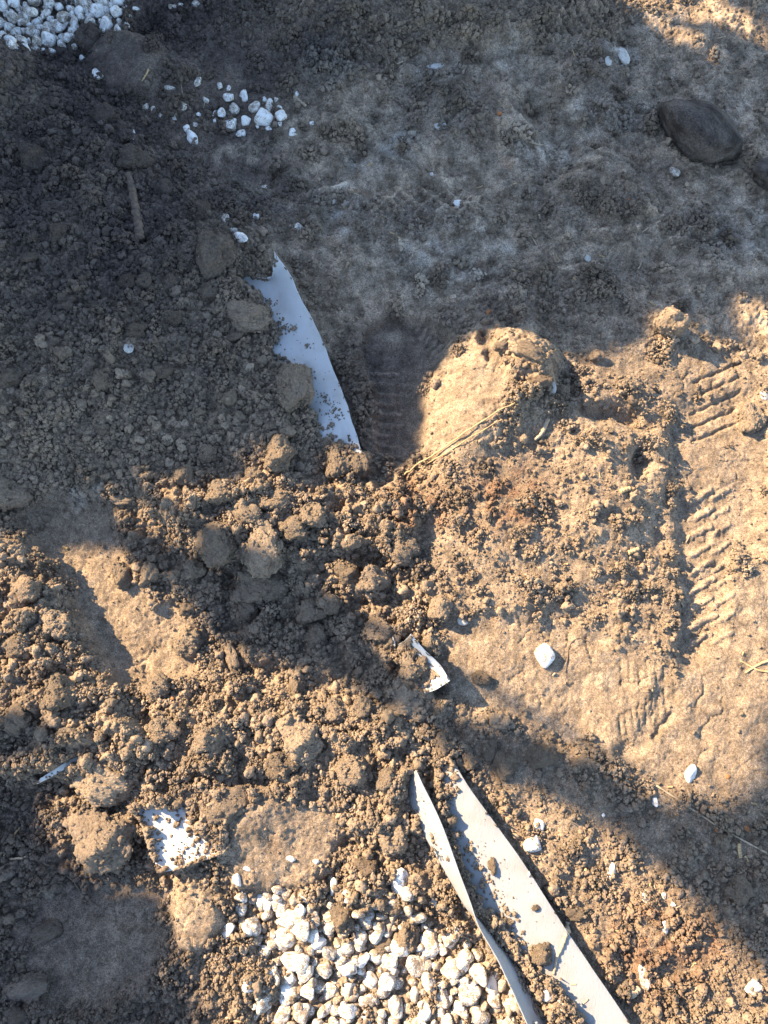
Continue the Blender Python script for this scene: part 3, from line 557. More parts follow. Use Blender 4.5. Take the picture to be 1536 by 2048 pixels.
# ------------------------------------------------------------------ clods
def clod(u, v, wpx, hpx, ang, shape, label=None, group=None, zf=.75, sink=.30, tint=1.0, name="soil_clod"):
    x, y, z, d = (float(q[0]) for q in surf(u, v)); m_ = d/1536
    me = {'r': CLOD4, 'R': CLOD5, 'b': BLOCK5}[shape]; me = me[random.randrange(len(me))]
    o = link(name, me); a, b_ = wpx*m_/2*.95, hpx*m_/2*.98; c_ = zf*min(a, b_)
    o.scale = (a, b_, c_); o.location = (x, y, z+c_*(1-2*sink)*.9); o.rotation_euler = (random.uniform(-.25, .25), random.uniform(-.25, .25), -math.radians(ang))
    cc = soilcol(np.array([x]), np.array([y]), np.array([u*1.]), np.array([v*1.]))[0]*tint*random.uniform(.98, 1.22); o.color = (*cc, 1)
    tag(o, label, "clod", group); return o
CL = [
 (435, 515, 92, 92, 5, 'b', "big crumbly soil block just above the strip's torn tip"), (500, 640, 86, 64, 0, 'R', "rounded clod resting on the upper strip's left border"),
 (590, 775, 74, 112, -8, 'b', "tall slab-like clod lying across the middle of the bluish strip"), (468, 676, 40, 22, -12, 'r', "small flat oval clod left of the strip"),
 (420, 590, 44, 44, 0, 'r', "round clod below the big crumbly block"), (560, 915, 54, 70, 30, 'R', "tan-topped clod at the shade border below the strip"),
 (675, 930, 46, 68, 0, 'R', "upright clod at the lower end of the bluish strip"), (720, 930, 58, 44, 35, 'R', "slanted clod at the strip's lower tip"),
 (506, 950, 36, 30, 0, 'r', "small round clod above the ridge of clods"), (180, 82, 54, 62, 10, 'R', "dark reddish clod between the upper gravel and a domed lump"),
 (213, 238, 60, 38, 10, 'R', "flattish dark clod below the upper gravel heap"), (268, 325, 60, 46, 0, 'R', "dark clod above the thick dark root"), (72, 325, 54, 56, 0, 'R', "dark clod near the frame's left side in the moist soil"),
 (402, 428, 44, 38, 0, 'r', "dark clod near a bean-shaped white stone"), (257, 567, 34, 30, 0, 'r', "rounded clod of a pair in the shaded heap"), (290, 567, 32, 30, 0, 'r', "paler clod of a pair in the shaded heap"),
 (230, 660, 30, 28, 0, 'r', None), (273, 665, 40, 30, 0, 'r', None), (205, 765, 42, 46, 0, 'R', "larger knobby clod in the middle of the shaded heap"), (212, 835, 52, 26, 15, 'r', "elongated clod lying in the shaded heap"), (208, 862, 44, 28, 0, 'r', None),
 (418, 910, 38, 34, 0, 'r', None), (25, 759, 44, 40, 0, 'r', None), (15, 997, 76, 62, 0, 'R', "large dark clod cut by the left border beside a boot print"), (370, 955, 42, 40, 0, 'r', None),
 (330, 380, 40, 34, 0, 'r', None), (60, 520, 36, 30, 0, 'r', None), (120, 470, 38, 34, 0, 'r', None), (330, 745, 34, 28, 0, 'r', None), (140, 600, 34, 30, 0, 'r', None), (110, 690, 34, 30, 20, 'r', None), (350, 640, 32, 26, 0, 'r', None), (460, 800, 32, 28, 0, 'r', None),
 (441, 989, 58, 46, 0, 'R', "first lit clod at the left end of the clod ridge"), (492, 1030, 60, 56, 30, 'b', "angular clod with one shadowed side on the ridge"), (542, 1001, 74, 44, -8, 'R', "long lit clod along the top of the ridge"),
 (587, 1058, 68, 56, 0, 'R', "pale lit clod at the front of the ridge"), (624, 1030, 58, 52, 0, 'R', "rough lit clod behind the pale one on the ridge"), (437, 1094, 88, 92, 20, 'b', "large rounded clod with a dark shadowed flank"),
 (528, 1103, 88, 96, 0, 'R', "large rough clod below the ridge's middle"), (697, 1149, 48, 42, 0, 'R', "lit clod at the right of the shaded hollow"), (742, 1162, 58, 52, 0, 'R', "crumbly lit clod beside a round one near the hollow"),
 (701, 1085, 38, 34, 0, 'r', None), (806, 1099, 78, 62, 0, 'R', "broad lit clod beside the trodden plateau"), (514, 1172, 96, 84, 0, 'R', "broad dark clod in the shaded hollow"), (385, 1142, 42, 40, 0, 'R', "smooth round greyish clod in the shade"),
 (300, 1147, 36, 40, 0, 'r', "round clod right of the lit boot print"), (378, 1213, 38, 36, 0, 'r', "half-lit clod near the lit boot print"), (382, 1288, 58, 58, 0, 'b', "squarish clod with a shadowed right side by the boot print"), (248, 1153, 40, 50, 0, 'R', "dark-sided clod on the boot print's far rim"),
 (496, 1217, 52, 42, 0, 'R', "dark clod low in the shaded hollow"), (619, 1226, 52, 42, 0, 'R', "dark clod in the hollow's centre"), (660, 1208, 46, 42, 0, 'r', "flat-faced dark clod in the hollow"), (756, 1260, 68, 42, 0, 'R', "wide lit clod above the small curled sheet"),
 (464, 1317, 26, 62, -18, 'r', "narrow upright clod like a stub in the crumbs"), (318, 1377, 58, 52, 0, 'R', "clod at the toe of the lit boot print"), (860, 1283, 32, 42, 0, 'R', "smooth oval clod right of the curled sheet"), (822, 1332, 52, 54, 0, 'R', "round brown clod inside the curled sheet"),
 (817, 1397, 90, 86, 0, 'R', "large round dark clod below the curled sheet"), (592, 1377, 32, 46, 0, 'r', "upright oval clod in the lower crumbs"), (669, 1425, 54, 46, 0, 'R', "lit knobby clod in the lower crumbs"), (722, 1415, 38, 42, 0, 'r', "rounded clod left of the large dark one"),
 (323, 1463, 64, 48, 0, 'R', "lit pyramid-like clod below the boot print toe"), (633, 1272, 48, 42, 0, 'R', "dark clod at the hollow's lower side"), (213, 1679, 130, 112, 0, 'R', "very large lit clod left of the exposed white patch"), (220, 1560, 124, 84, 0, 'R', "large lit clod right of the bluish sheet edge"),
 (457, 1613, 94, 72, -25, 'b', "tilted slab clod right of the exposed white patch"), (603, 1479, 90, 84, 0, 'R', "pale lit clod with a smooth top in the crumbs"), (883, 1491, 48, 48, 0, 'R', "brown clod above the folded sheet's end"), (937, 1520, 44, 42, 0, 'R', "rust-tinged clod right of the folded sheet's end"),
 (1010, 1528, 56, 50, 0, 'b', "grey shaded clod right of the folded sheet's top"), (975, 1500, 32, 44, 0, 'r', "narrow grey clod in the shadow band"), (783, 1669, 64, 60, 0, 'R', "reddish lit clod left of the narrow flap"), (782, 1804, 44, 38, 0, 'R', "round brown clod at the gravel's upper border"),
 (685, 1834, 46, 50, 0, 'R', "squarish brown clod among the white gravel"), (815, 1869, 42, 52, 0, 'R', "pear-shaped brown clod on the white gravel"), (768, 1891, 54, 28, -30, 'R', "finger-shaped brown clod lying on white gravel"),
 (1335, 662, 66, 52, -10, 'b', "lone lit clod casting a long shadow at the shade border"), (960, 1356, 42, 26, 0, 'R', "small smooth lit clod below the trodden plateau"), (1475, 1778, 54, 46, 0, 'R', "dark clod in the shade near the lower right"), (1440, 1682, 36, 30, 0, 'r', "dark brown lump under the grey stem"),
 (1495, 842, 46, 60, 0, 'R', "pale lump at the frame's right beside tread bars"), (1062, 705, 66, 30, 30, 'b', "fractured pale crust on top of the lit mound"), (1080, 765, 56, 26, -20, 'b', "cracked crust slab on the mound's right flank"), (1005, 690, 44, 20, -30, 'b', "pale crust piece at the mound's crest"), (1120, 790, 40, 34, 0, 'r', "dark-gapped clod behind the upright pale flake"),
 (735, 1735, 50, 40, 0, 'R', "rough clod above the white gravel"), (560, 1530, 60, 50, 0, 'R', "lit clod left of centre in the lower crumbs"), (700, 1540, 66, 52, 0, 'R', "broad rough clod in the middle of the lower crumbs"), (420, 1480, 60, 54, 0, 'R', "rough clod between the boot print and exposed patch"), (780, 1560, 52, 48, 0, 'R', "rough clod left of the flap's top"),
 (60, 1180, 60, 54, 0, 'R', "lit clod on the bank left of the boot print"), (110, 1250, 56, 50, 0, 'R', "lit clod at the boot print's left wall"), (40, 1290, 62, 56, 0, 'R', "lit rough clod near the left border"), (120, 1390, 60, 70, 0, 'R', "tall lit clod below the boot print's left wall"), (40, 1440, 66, 50, 0, 'R', "half-shaded clod near the left border"),
 (250, 1000, 46, 22, -5, 'r', "flat dark clod at the ridge's shaded left end"), (880, 1215, 46, 56, 25, 'b', "pale cracked clod at the plateau's left border"), (1190, 715, 30, 26, 0, 'r', None), (1000, 1440, 40, 34, 0, 'r', None), (1170, 1530, 54, 40, 10, 'b', "flat grey clod in the shadow band"), (1080, 1510, 60, 44, -10, 'b', "cracked grey slab in the shadow band"),
 (60, 1970, 90, 54, -20, 'b', "smooth grey slab of soil in the shaded corner"), (40, 2030, 60, 34, 0, 'R', "brownish clod at the bottom left corner"), (95, 1860, 60, 36, -25, 'b', "reddish flat clod in the shaded corner"), (1085, 1905, 44, 38, 0, 'R', "round clod in the sheet's trough of soil"), (985, 1730, 18, 36, 0, 'r', "small oval lump in the upper trough"), (1010, 1845, 26, 22, 0, 'r', "knobby lump on the wide panel's soil edge"),
 (1070, 1815, 15, 13, 0, 'r', "single crumb alone on the wide white panel"), (1150, 1825, 34, 26, 0, 'r', None)]
for c in CL:
    clod(*c[:6], label=c[6] or "small rounded clod among fine crumbs of soil", group=None if c[6] else "small clods in the soil", zf=1.25 if c[0] == 1335 else (.66 if c[2] > 80 else .85), sink=0 if c[0] == 1335 else .22)

# ------------------------------------------------------------------ loose crumbs
def scatter(n_, dens, r0, r1, pw, sink, tintr=(.74, 1.20)):
    n_ = int(n_*1.2); u = rng.uniform(-270, 1806, n_*3); v = rng.uniform(-240, 2300, n_*3)
    k = rng.random(n_*3) < np.clip(dens(u, v), 0, 1); u, v = u[k][:n_], v[k][:n_]
    x, y, z, d = surf(u, v, False)
    ok = (np.abs(x) < .77) & (y > -.46) & (y < 1.29); u, v, x, y, z = u[ok], v[ok], x[ok], y[ok], z[ok]
    for kk, P in VIS.items():
        if kk in 'ABCDE':
            bad = inpoly(u, v, P); u, v, x, y, z = u[~bad], v[~bad], x[~bad], y[~bad], z[~bad]
    r = r0*(1-rng.random(len(u))*(1-(r0/r1)**pw))**(-1/pw)
    cc = soilcol(x, y, u, v)*rng.uniform(*tintr, len(u))[:, None]
    return np.c_[x, y, z+r*(.72-sink*.72)], r, cc
GRV = np.maximum(blur(inpoly(MUg, MVg, P_GRAV).astype(float), 16), blur(inpoly(MUg, MVg, P_GRAVT).astype(float), 10))
SIZE = blur(inpoly(MUg, MVg, P_CRUMB).astype(float), 40)
def d_fine(u, v): return (.60*samp(URM, u, v)*np.clip(perlin(u/30, v/30, 75)*1.6+.3, 0, 1)+np.clip(1.02-samp(COMP, u, v), .006, 1)+1.0*samp(BROKEN, u, v))*(1-.85*samp(GRV, u, v))*(.35+.65*np.clip(perlin(u/60, v/60, 71)+.6, 0, 1))
def d_med(u, v): return (.30*samp(URM, u, v)*np.clip(perlin(u/50, v/50, 79)*2, 0, 1)+np.clip(.9-samp(COMP, u, v), .003, 1)+.6*samp(BROKEN, u, v))*(1-.9*samp(GRV, u, v))*(.25+.75*np.clip(perlin(u/45, v/45, 73)*1.5+.5, 0, 1))
def d_big(u, v): return np.clip(.8-samp(COMP, u, v), .0, 1)*(.3+.7*samp(SIZE, u, v))*(1-samp(GRV, u, v))
def clusters(n_, dens, R0, R1, pw):
    """granules fused into small uneven lumps"""
    P, Rr, cc = scatter(n_, dens, R0, R1, pw, 1.0, (.80, 1.16)); N = np.clip((1.25*(Rr/.0017)**2).astype(int), 6, 180)
    i = np.repeat(np.arange(len(Rr)), N); m = len(i); rho = np.sqrt(rng.random(m)); th = rng.random(m)*6.283; e = rng.uniform(.45, 1, len(Rr))[i]; ph = (rng.random(len(Rr))*3.14)[i]
    wob = 1+.35*np.sin(th*2+ph*5)+.25*np.sin(th*3+ph*9); a = rho*np.cos(th)*Rr[i]*wob; b = rho*np.sin(th)*Rr[i]*e*wob
    x = P[i, 0]+a*np.cos(ph)-b*np.sin(ph); y = P[i, 1]+a*np.sin(ph)+b*np.cos(ph); r = .00065*(1-rng.random(m)*(1-(.00065/.0036)**1.25))**(-1/1.25)
    top = rng.uniform(.45, 1.15, len(Rr))[i]*Rr[i]*np.sqrt(np.clip(1-rho**2, 0, 1))
    z = .6*P[i, 2]+.4*H(x, y)+top*rng.uniform(.55, 1, m)
    ok = np.ones(m, bool); u, v = w2px(x, y, z)
    for kk in 'ABCDE': ok &= ~inpoly(u, v, VIS[kk])
    return np.c_[x, y, z][ok], r[ok], (cc[i]*rng.uniform(.9, 1.1, m)[:, None])[ok]
HEAPM = poly(P_HEAP, 50)
def d_heap(u, v): return samp(HEAPM, u, v)*(.35+.65*np.clip(perlin(u/40, v/40, 83)*1.4+.5, 0, 1))
sets = [scatter(9000, d_heap, .0019, .0075, 1.9, .3, (.72, 1.25)), scatter(105000, d_fine, .0006, .0024, 1.8, .3), scatter(5000, d_med, .0021, .0066, 2.3, .42), clusters(6400, d_med, .0036, .020, 1.35), scatter(600, d_big, .0050, .0090, 3.0, .3)]
crumb_cloud("loose_soil_crumbs", np.concatenate([s[0] for s in sets]), np.concatenate([s[1] for s in sets]), np.concatenate([s[2] for s in sets]), "loose brown crumbs of soil strewn over the ground")

def strew(spec):
    """crumbs fallen on the sheets and gravel: (u, v, spread u, spread v, count, r0, r1)"""
    us, vs_, rs = [], [], []
    for u, v, su, sv, c, r0, r1 in spec:
        us.append(rng.normal(u, su, c)); vs_.append(rng.normal(v, sv, c)); rs.append(r0*(1-rng.random(c)*(1-(r0/r1)**2))**(-.5))
    u, v, r = np.concatenate(us), np.concatenate(vs_), np.concatenate(rs)
    x, y, z, d = surf(u, v); cc = soilcol(x, y, u, v)
    return np.c_[x, y, z+r*.55], r, cc
sp = []
for u, v in ((500, 590), (530, 625), (548, 668), (560, 655), (535, 650), (545, 700), (555, 720), (575, 750), (560, 735), (640, 860), (665, 880), (690, 890), (705, 895), (650, 850), (625, 830)): sp.append((u, v, 11, 9, 22, .0010, .0038))
sp += [(538, 607, 8, 5, 30, .001, .003), (565, 655, 10, 8, 30, .001, .004), (585, 660, 9, 5, 12, .001, .0025), (618, 693, 4, 3, 12, .001, .0022), (625, 750, 5, 6, 10, .001, .003), (655, 800, 5, 7, 16, .0009, .0022), (668, 820, 6, 6, 16, .0009, .0024), (642, 790, 6, 5, 10, .0009, .002), (672, 830, 12, 8, 20, .0008, .0018), (600, 680, 20, 30, 25, .0006, .0012), (660, 790, 22, 40, 40, .0006, .0012)]
for t in np.linspace(0, 1, 14): sp.append((880+t*235, 1608+t*390, 6, 9, 18, .0010, .0040))
sp += [(890, 1560, 10, 12, 40, .001, .0045), (900, 1590, 8, 14, 50, .001, .0045), (915, 1540, 8, 5, 16, .001, .003), (850, 1600, 10, 18, 18, .0008, .0018), (960, 1690, 16, 30, 22, .0006, .0013), (1010, 1780, 20, 30, 18, .0006, .0015), (1040, 1700, 30, 60, 24, .0005, .0011), (1100, 1850, 40, 60, 20, .0005, .0012)]
sp += [(290, 1635, 20, 10, 14, .001, .004), (360, 1650, 18, 14, 14, .001, .004), (320, 1690, 18, 14, 14, .001, .003), (365, 1700, 8, 8, 16, .001, .004), (400, 1690, 22, 14, 30, .001, .0035), (340, 1720, 20, 8, 14, .001, .003), (410, 1715, 14, 8, 20, .001, .0035), (385, 1620, 20, 20, 60, .0015, .005), (430, 1660, 15, 25, 50, .0015, .005)]
sp += [(860, 1375, 18, 8, 30, .001, .003), (115, 1552, 28, 8, 30, .001, .003)]

# ------------------------------------------------------------------ white stones
def stone(u, v, wpx, hpx, ang, clean, label, group=None, lift=.12, zf=.75, name="white_stone"):
    x, y, z, d = (float(q[0]) for q in surf(u, v)); m_ = d/1536
    me = random.choice(STONESC if clean else STONES); o = link(name, me)
    a, b_ = wpx*m_/2, hpx*m_/2*1.03; c_ = zf*min(a, b_)*random.uniform(.85, 1.15)
    o.scale = (a*1.05, b_*1.05, c_); o.location = (x, y, z+c_*lift); o.rotation_euler = (random.uniform(-.3, .3), random.uniform(-.3, .3), -math.radians(ang)+random.choice((0, math.pi)))
    return tag(o, label, "stone", group)
def packed(P, dist, lo, hi, tries, seed, lift, label, group, clean=.1):
    r_ = random.Random(seed); us = [p[0] for p in P]; vs_ = [p[1] for p in P]; got = []
    for _ in range(tries):
        u = r_.uniform(max(min(us), -25), max(us)); v = r_.uniform(max(min(vs_), -25), min(max(vs_), 2072))
        if not inpoly(np.array([u]), np.array([v]), P)[0]: continue
        s = r_.uniform(lo, hi)*(1 if r_.random() > .15 else 1.3)
        if all((u-a)**2+(v-b_)**2 > (dist*(s+c)/(lo+hi))**2 for a, b_, c in got): got.append((u, v, s))
    for u, v, s in got:
        stone(u, v, s, s*r_.uniform(.75, 1.3), r_.uniform(0, 180), r_.random() < clean, label, group, lift=lift, zf=.8)
    return got
P_G2 = [(560, 1850), (600, 1810), (650, 1840), (700, 1880), (740, 1860), (850, 1870), (900, 1870), (940, 1900), (985, 1960), (1040, 2030), (1060, 2160), (590, 2160), (560, 1990), (590, 1930)]
LG = "white gravel stone speckled with soil in the lower heap"; GG = "white gravel of the lower heap"
def bed(name, P, dist, lo, hi, tries, seed, label, clean):
    """the lower, half-hidden layer of a gravel heap, too mixed up to count: one object"""
    r_ = np.random.default_rng(seed); us = np.array(P)[:, 0]; vs_ = np.array(P)[:, 1]; got = np.zeros((0, 2))
    U_ = r_.uniform(max(us.min(), -60), us.max(), tries); V_ = r_.uniform(max(vs_.min(), -60), min(vs_.max(), 2110), tries); ok = inpoly(U_, V_, P)
    for u, v in zip(U_[ok], V_[ok]):
        if len(got) == 0 or ((got-np.array((u, v)))**2).sum(1).min() > dist**2: got = np.vstack([got, (u, v)])
    x, y, z, d = surf(got[:, 0], got[:, 1]); vv, ff, mi = [], [], []; n0 = 0
    for k in range(len(got)):
        v_, f_ = stone_shape(500+seed*50+k % 24, 3); rad = r_.uniform(lo, hi)*d[k]/1536/2; e = Euler(tuple(r_.random(3)*6.28)).to_matrix()
        q = (v_*np.array((1, .85, .75))*rad)@np.array(e).T; vv.append(q+np.array((x[k], y[k], z[k]+.1*rad))); ff.append(f_+n0); n0 += len(v_)
    vv = np.concatenate(vv); me = mesh_np(name, vv, np.concatenate(ff), BEDMAT[clean]); return tag(link(name, me), label, "gravel", kind="stuff")
def world_stone(name, wh, d_):
    m = stone_mat(name, wh, d_)
    for q in m.node_tree.nodes:
        if q.type == 'TEX_NOISE': q.inputs["Scale"].default_value *= 75
    return m
BEDMAT = (world_stone("bed_stone", (.66, .62, .545), .77), world_stone("bed_stone_clean", (.72, .695, .65), .84))
LG = "white gravel stone speckled with soil in the lower heap"; GG = "white gravel of the lower heap"
bed("gravel_bed", P_GRAV, 19, 20, 34, 9000, 5, "soil-stained white gravel filling the bottom of the lower heap", 0)
packed(P_G2, 34, 27, 40, 6000, 6, .55, LG, GG, .08)
packed([(480, 1810), (560, 1790), (640, 1815), (700, 1830), (780, 1815), (870, 1850), (950, 1890), (930, 1930), (560, 1930), (500, 1890)], 52, 26, 40, 300, 7, .35, LG, GG, .1)
LT = "bluish white gravel stone in the shaded upper heap"; GT = "white gravel of the shaded upper heap"
bed("gravel_bed", P_GRAVT, 14, 15, 25, 9000, 8, "bluish white gravel filling the bottom of the shaded upper heap", 1)
packed([(-120, -120), (290, -120), (235, 20), (245, 50), (200, 55), (160, 55), (140, 85), (60, 92), (-120, 70)], 22, 20, 32, 4000, 9, .6, LT, GT, .6)
ST = [  # u, v, w, h, angle, clean, label
 (195, 150, 22, 32, -25, 1, "oval white stone alone below the upper gravel heap"), (166, 118, 18, 14, 0, 1, "small white stone at the upper gravel's lower corner"), (385, 281, 26, 46, -30, 1, "brightest elongated white stone below the small stone cluster"), (373, 258, 18, 18, 0, 1, "small white stone touching the bright elongated one"),
 (393, 250, 13, 16, 0, 0, "dirty little stone above the bright elongated one"), (340, 178, 22, 15, 0, 0, "arched white stone beside a thin upright root"), (396, 166, 17, 22, 10, 0, "white stone right of the thin upright root"), (412, 201, 14, 13, 0, 0, "tiny white stone between the root and cluster"), (365, 213, 24, 17, -15, 0, "white stone at the thin root's lower end"),
 (397, 229, 15, 9, 15, 1, "flat white chip right of the root's lower end"), (293, 216, 15, 15, 0, 0, None), (308, 219, 11, 12, 0, 0, None), (323, 231, 12, 14, 0, 0, None), (350, 236, 11, 15, 0, 0, None),
 (452, 440, 26, 30, 0, 0, "soil-spotted white stone above a bean-shaped one"), (470, 461, 20, 14, 0, 0, "dirty stone between the spotted and bean-shaped ones"), (481, 476, 34, 22, 40, 1, "bean-shaped white stone near the big crumbly block"), (513, 432, 14, 14, 0, 1, "small white stone right of the soil-spotted one"),
 (600, 458, 25, 20, 0, 0, "creamy white stone alone right of the strip's tip"), (915, 410, 24, 20, 0, 1, "white stone alone in dark broken soil near tyre marks"), (863, 349, 11, 11, 0, 0, None), (531, 374, 13, 9, 0, 0, None), (668, 403, 9, 11, 0, 0, None), (835, 440, 9, 9, 0, 1, None),
 (345, 14, 20, 12, 0, 0, None), (361, 12, 13, 11, 0, 0, None), (393, 10, 18, 17, 0, 0, None), (273, 18, 20, 8, -20, 1, "thin white chip above the dark hole"), (1346, 345, 24, 24, 0, 0, "grey-white stone just below the big dark rock"), (268, 265, 7, 9, 0, 1, None), (268, 281, 10, 6, 0, 1, None),
 (1085, 1310, 48, 52, 0, 1, "large square white stone alone on the lit flat"), (1381, 1549, 27, 34, 20, 1, "white stone on the lit patch above the grey stem"), (1310, 1603, 14, 18, 0, 1, "small white stone just below the grey stem's tip"), (1207, 1630, 9, 9, 0, 1, "tiny white stone in the shadow band"), (1078, 1648, 20, 26, -15, 1, "white stone at the shadow band's lower border"),
 (1066, 1692, 44, 32, -25, 1, "curved white stone beside the wide panel's rim"), (1223, 1743, 20, 28, 10, 1, "white stone right of a straw stub"), (1330, 1857, 12, 30, -8, 1, "thin white stone standing in the lit crumbs"), (1287, 1955, 22, 48, -8, 0, "tall leaf-shaped white stone with fine speckles"), (1508, 1974, 46, 34, -10, 1, "broad white stone at the right border below"),
 (1095, 1992, 24, 26, 0, 1, "cube-like white stone in the trough soil"), (1120, 2012, 20, 24, 0, 0, "creamy stone below the cube-like one in the trough"), (1346, 1808, 12, 10, 0, 1, None), (1327, 1791, 12, 16, 0, 0, None), (1058, 1748, 10, 12, 0, 1, "small white stone tucked under the wide panel's rim"), (1290, 1792, 14, 26, 0, 0, "cream pebble at a dark crevice in lit soil"),
 (800, 1760, 40, 46, 20, 1, "large white stone half buried right above the gravel"), (815, 1785, 36, 26, 0, 0, "speckled stone under the half-buried large one"), (667, 1775, 20, 32, 0, 1, "white stone sunk in a dark gap above the gravel"), (475, 1762, 18, 26, -20, 1, "white chip at the flat trodden patch's lower left"), (487, 1790, 14, 28, -15, 1, "white sliver below the chip near the trodden patch"),
 (495, 1737, 16, 12, 0, 1, "small white chip showing through the trodden patch"), (459, 1858, 22, 34, 25, 1, "white stone right of the square soil slab"), (582, 1717, 18, 12, 10, 1, "white chip in the middle of the trodden patch"), (631, 1722, 14, 12, 0, 0, "tiny cream chip in the trodden patch"), (528, 1803, 30, 50, -20, 1, "long upright white stone at the gravel's upper left"),
 (565, 1810, 30, 44, 0, 0, "dirty upright stone next to the long white one"), (500, 1970, 36, 34, 0, 1, "white stone lying apart left of the gravel"), (525, 2003, 34, 44, 25, 0, "brown-stained stone lying apart left of the gravel"), (572, 1985, 42, 42, 0, 1, "blocky white stone at the gravel's left border"), (505, 1850, 38, 36, -30, 0, "heart-like white stone at the gravel's left"),
 (660, 1755, 14, 12, 0, 1, None), (750, 1755, 14, 10, 0, 1, None), (870, 1805, 14, 30, -20, 1, "white sliver between the gravel and narrow flap"), (700, 1800, 20, 16, 0, 1, None), (693, 1785, 16, 12, 0, 1, None), (795, 1178, 10, 6, -10, 1, "tiny blue-white chip in the crumbs"), (788, 1284, 5, 18, -12, 1, "thin white sliver left of the curled sheet")]
for s in ST: stone(*s[:6], label=s[6] or "small dirty white pebble half sunk in the soil", group=None if s[6] else "small white pebbles in the soil", lift=.18)
for i, (u, v, w_, h_, c_) in enumerate(((440, 172, 14, 16, 0), (458, 176, 9, 15, 0), (458, 197, 26, 18, 1), (489, 192, 18, 26, 0), (429, 229, 9, 19, 1), (443, 228, 17, 20, 0), (470, 220, 24, 24, 0), (461, 251, 38, 28, 0), (492, 244, 24, 20, 1), (484, 268, 21, 17, 0), (511, 218, 26, 26, 0), (529, 238, 44, 36, 1), (541, 212, 16, 26, 0), (530, 201, 13, 12, 0),
                                         (552, 200, 10, 13, 0), (558, 217, 12, 11, 1), (565, 236, 30, 26, 1), (560, 249, 11, 8, 1), (585, 266, 21, 15, 1), (593, 191, 10, 14, 1), (624, 248, 11, 9, 1), (430, 243, 8, 9, 0), (515, 254, 8, 8, 1), (537, 258, 14, 10, 0))):
    lab = {11: "largest white stone of the small shaded cluster", 7: "soil-flecked broad stone at the cluster's lower left", 16: "round white stone at the cluster's right end", 18: "white stone just outside the cluster's lower right", 20: "tiny white stone furthest right of the cluster"}.get(i, "white stone in the small shaded cluster")
    stone(u, v, w_, h_, random.uniform(-20, 20), c_ or i % 2, lab, "white stones of the small shaded cluster", lift=.35)
# crumbs on the gravel
for _ in range(75):
    u = random.uniform(520, 1030); v = random.uniform(1800, 2060)
    if inpoly(np.array([u]), np.array([v]), P_GRAV)[0]: sp.append((u, v, 12, 10, 14, .001, .0045))
for _ in range(14): sp.append((random.uniform(0, 240), random.uniform(20, 95), 12, 8, 10, .001, .004))
pp = strew(sp); crumb_cloud("fallen_soil_crumbs", pp[0], pp[1], pp[2], "brown soil crumbs fallen over white sheets and gravel")

# ------------------------------------------------------------------ rocks and odd pebbles
def rock(name, u, v, w_, h_, ang, mesh, label, cat, zf=.7, lift=.3):
    x, y, z, d = (float(q[0]) for q in surf(u, v)); m_ = d/1536; o = link(name, mesh); a, b_ = w_*m_/2, h_*m_/2; c_ = zf*min(a, b_)
    o.scale = (a, b_, c_); o.location = (x, y, z+c_*lift); o.rotation_euler = (0, 0, -math.radians(ang)); return tag(o, label, cat)
def boulder(seed, mat):
    v_, f_ = stone_shape(seed, 5); d = v_/np.linalg.norm(v_, axis=1, keepdims=True)
    return mesh_np("rock", v_*(1+.05*noise3(d, 3.1, seed+1)+.03*noise3(d, 7.3, seed+4)+.014*noise3(d, 17, seed+2))[:, None]*1.12, f_, mat)
def rounded(seed, mat, sub=5, p=5):
    v_, f_ = stone_shape(seed, sub); r = np.linalg.norm(v_, axis=1, keepdims=True); v_ = v_/r*(.8*r+.2); return mesh_np("rock", v_, f_, mat)
rock("dark_rock", 1376, 284, 186, 112, 44, boulder(412, M_ROCK), "large smooth dark brown rock on grey trodden soil", "rock", .8, .55)
rock("dark_rock", 1530, 362, 64, 56, 20, boulder(415, M_ROCK), "dark rock cut off by the right border", "rock", .9, .6)
rr = mesh_np("pebble", *stone_shape(420, 3), M_RUST)
for u, v, s, t in ((980, 625, 18, "orange rusty pebble pressed in shaded soil above the mound"), (1436, 1658, 18, "orange rusty pebble under the grey stem"), (1495, 1658, 14, "small rust fleck right of the grey stem"), (1456, 1553, 12, "rust fleck above the grey stem"), (1000, 228, 13, "rust fleck in the upper trodden soil"), (1254, 398, 16, "brownish rust lump in broken dark soil"), (345, 1398, 10, "rust fleck at the boot print's toe clod")):
    rock("rusty_pebble", u, v, s, s*.8, random.uniform(0, 90), rr, t, "pebble", .5, .1)
gg = mesh_np("pebble", *stone_shape(424, 4), M_GREY)
for u, v, a_, b_, an, t in ((1100, 783, 22, 52, 12, "upright pale grey flake stone behind the mound"), (1245, 112, 22, 40, -20, "pale ash-grey flake in upper broken soil"), (1216, 122, 14, 22, 0, "smaller ash-grey flake left of the pale one"), (880, 252, 24, 20, 0, "grey round pebble in the upper crumbs"), (870, 133, 34, 13, -5, "flat tan flake in the upper middle"), (1175, 517, 12, 16, 0, "pale chip in shaded ground right of centre"), (1527, 790, 16, 22, 0, "pale pebble at the right border"), (258, 695, 20, 24, 0, "blue-grey cube-like pebble in the shaded heap"), (925, 1240, 22, 20, 0, "pale pebble at the plateau's lower border")):
    rock("grey_pebble", u, v, a_, b_, an, gg, t, "pebble", .6, .3)

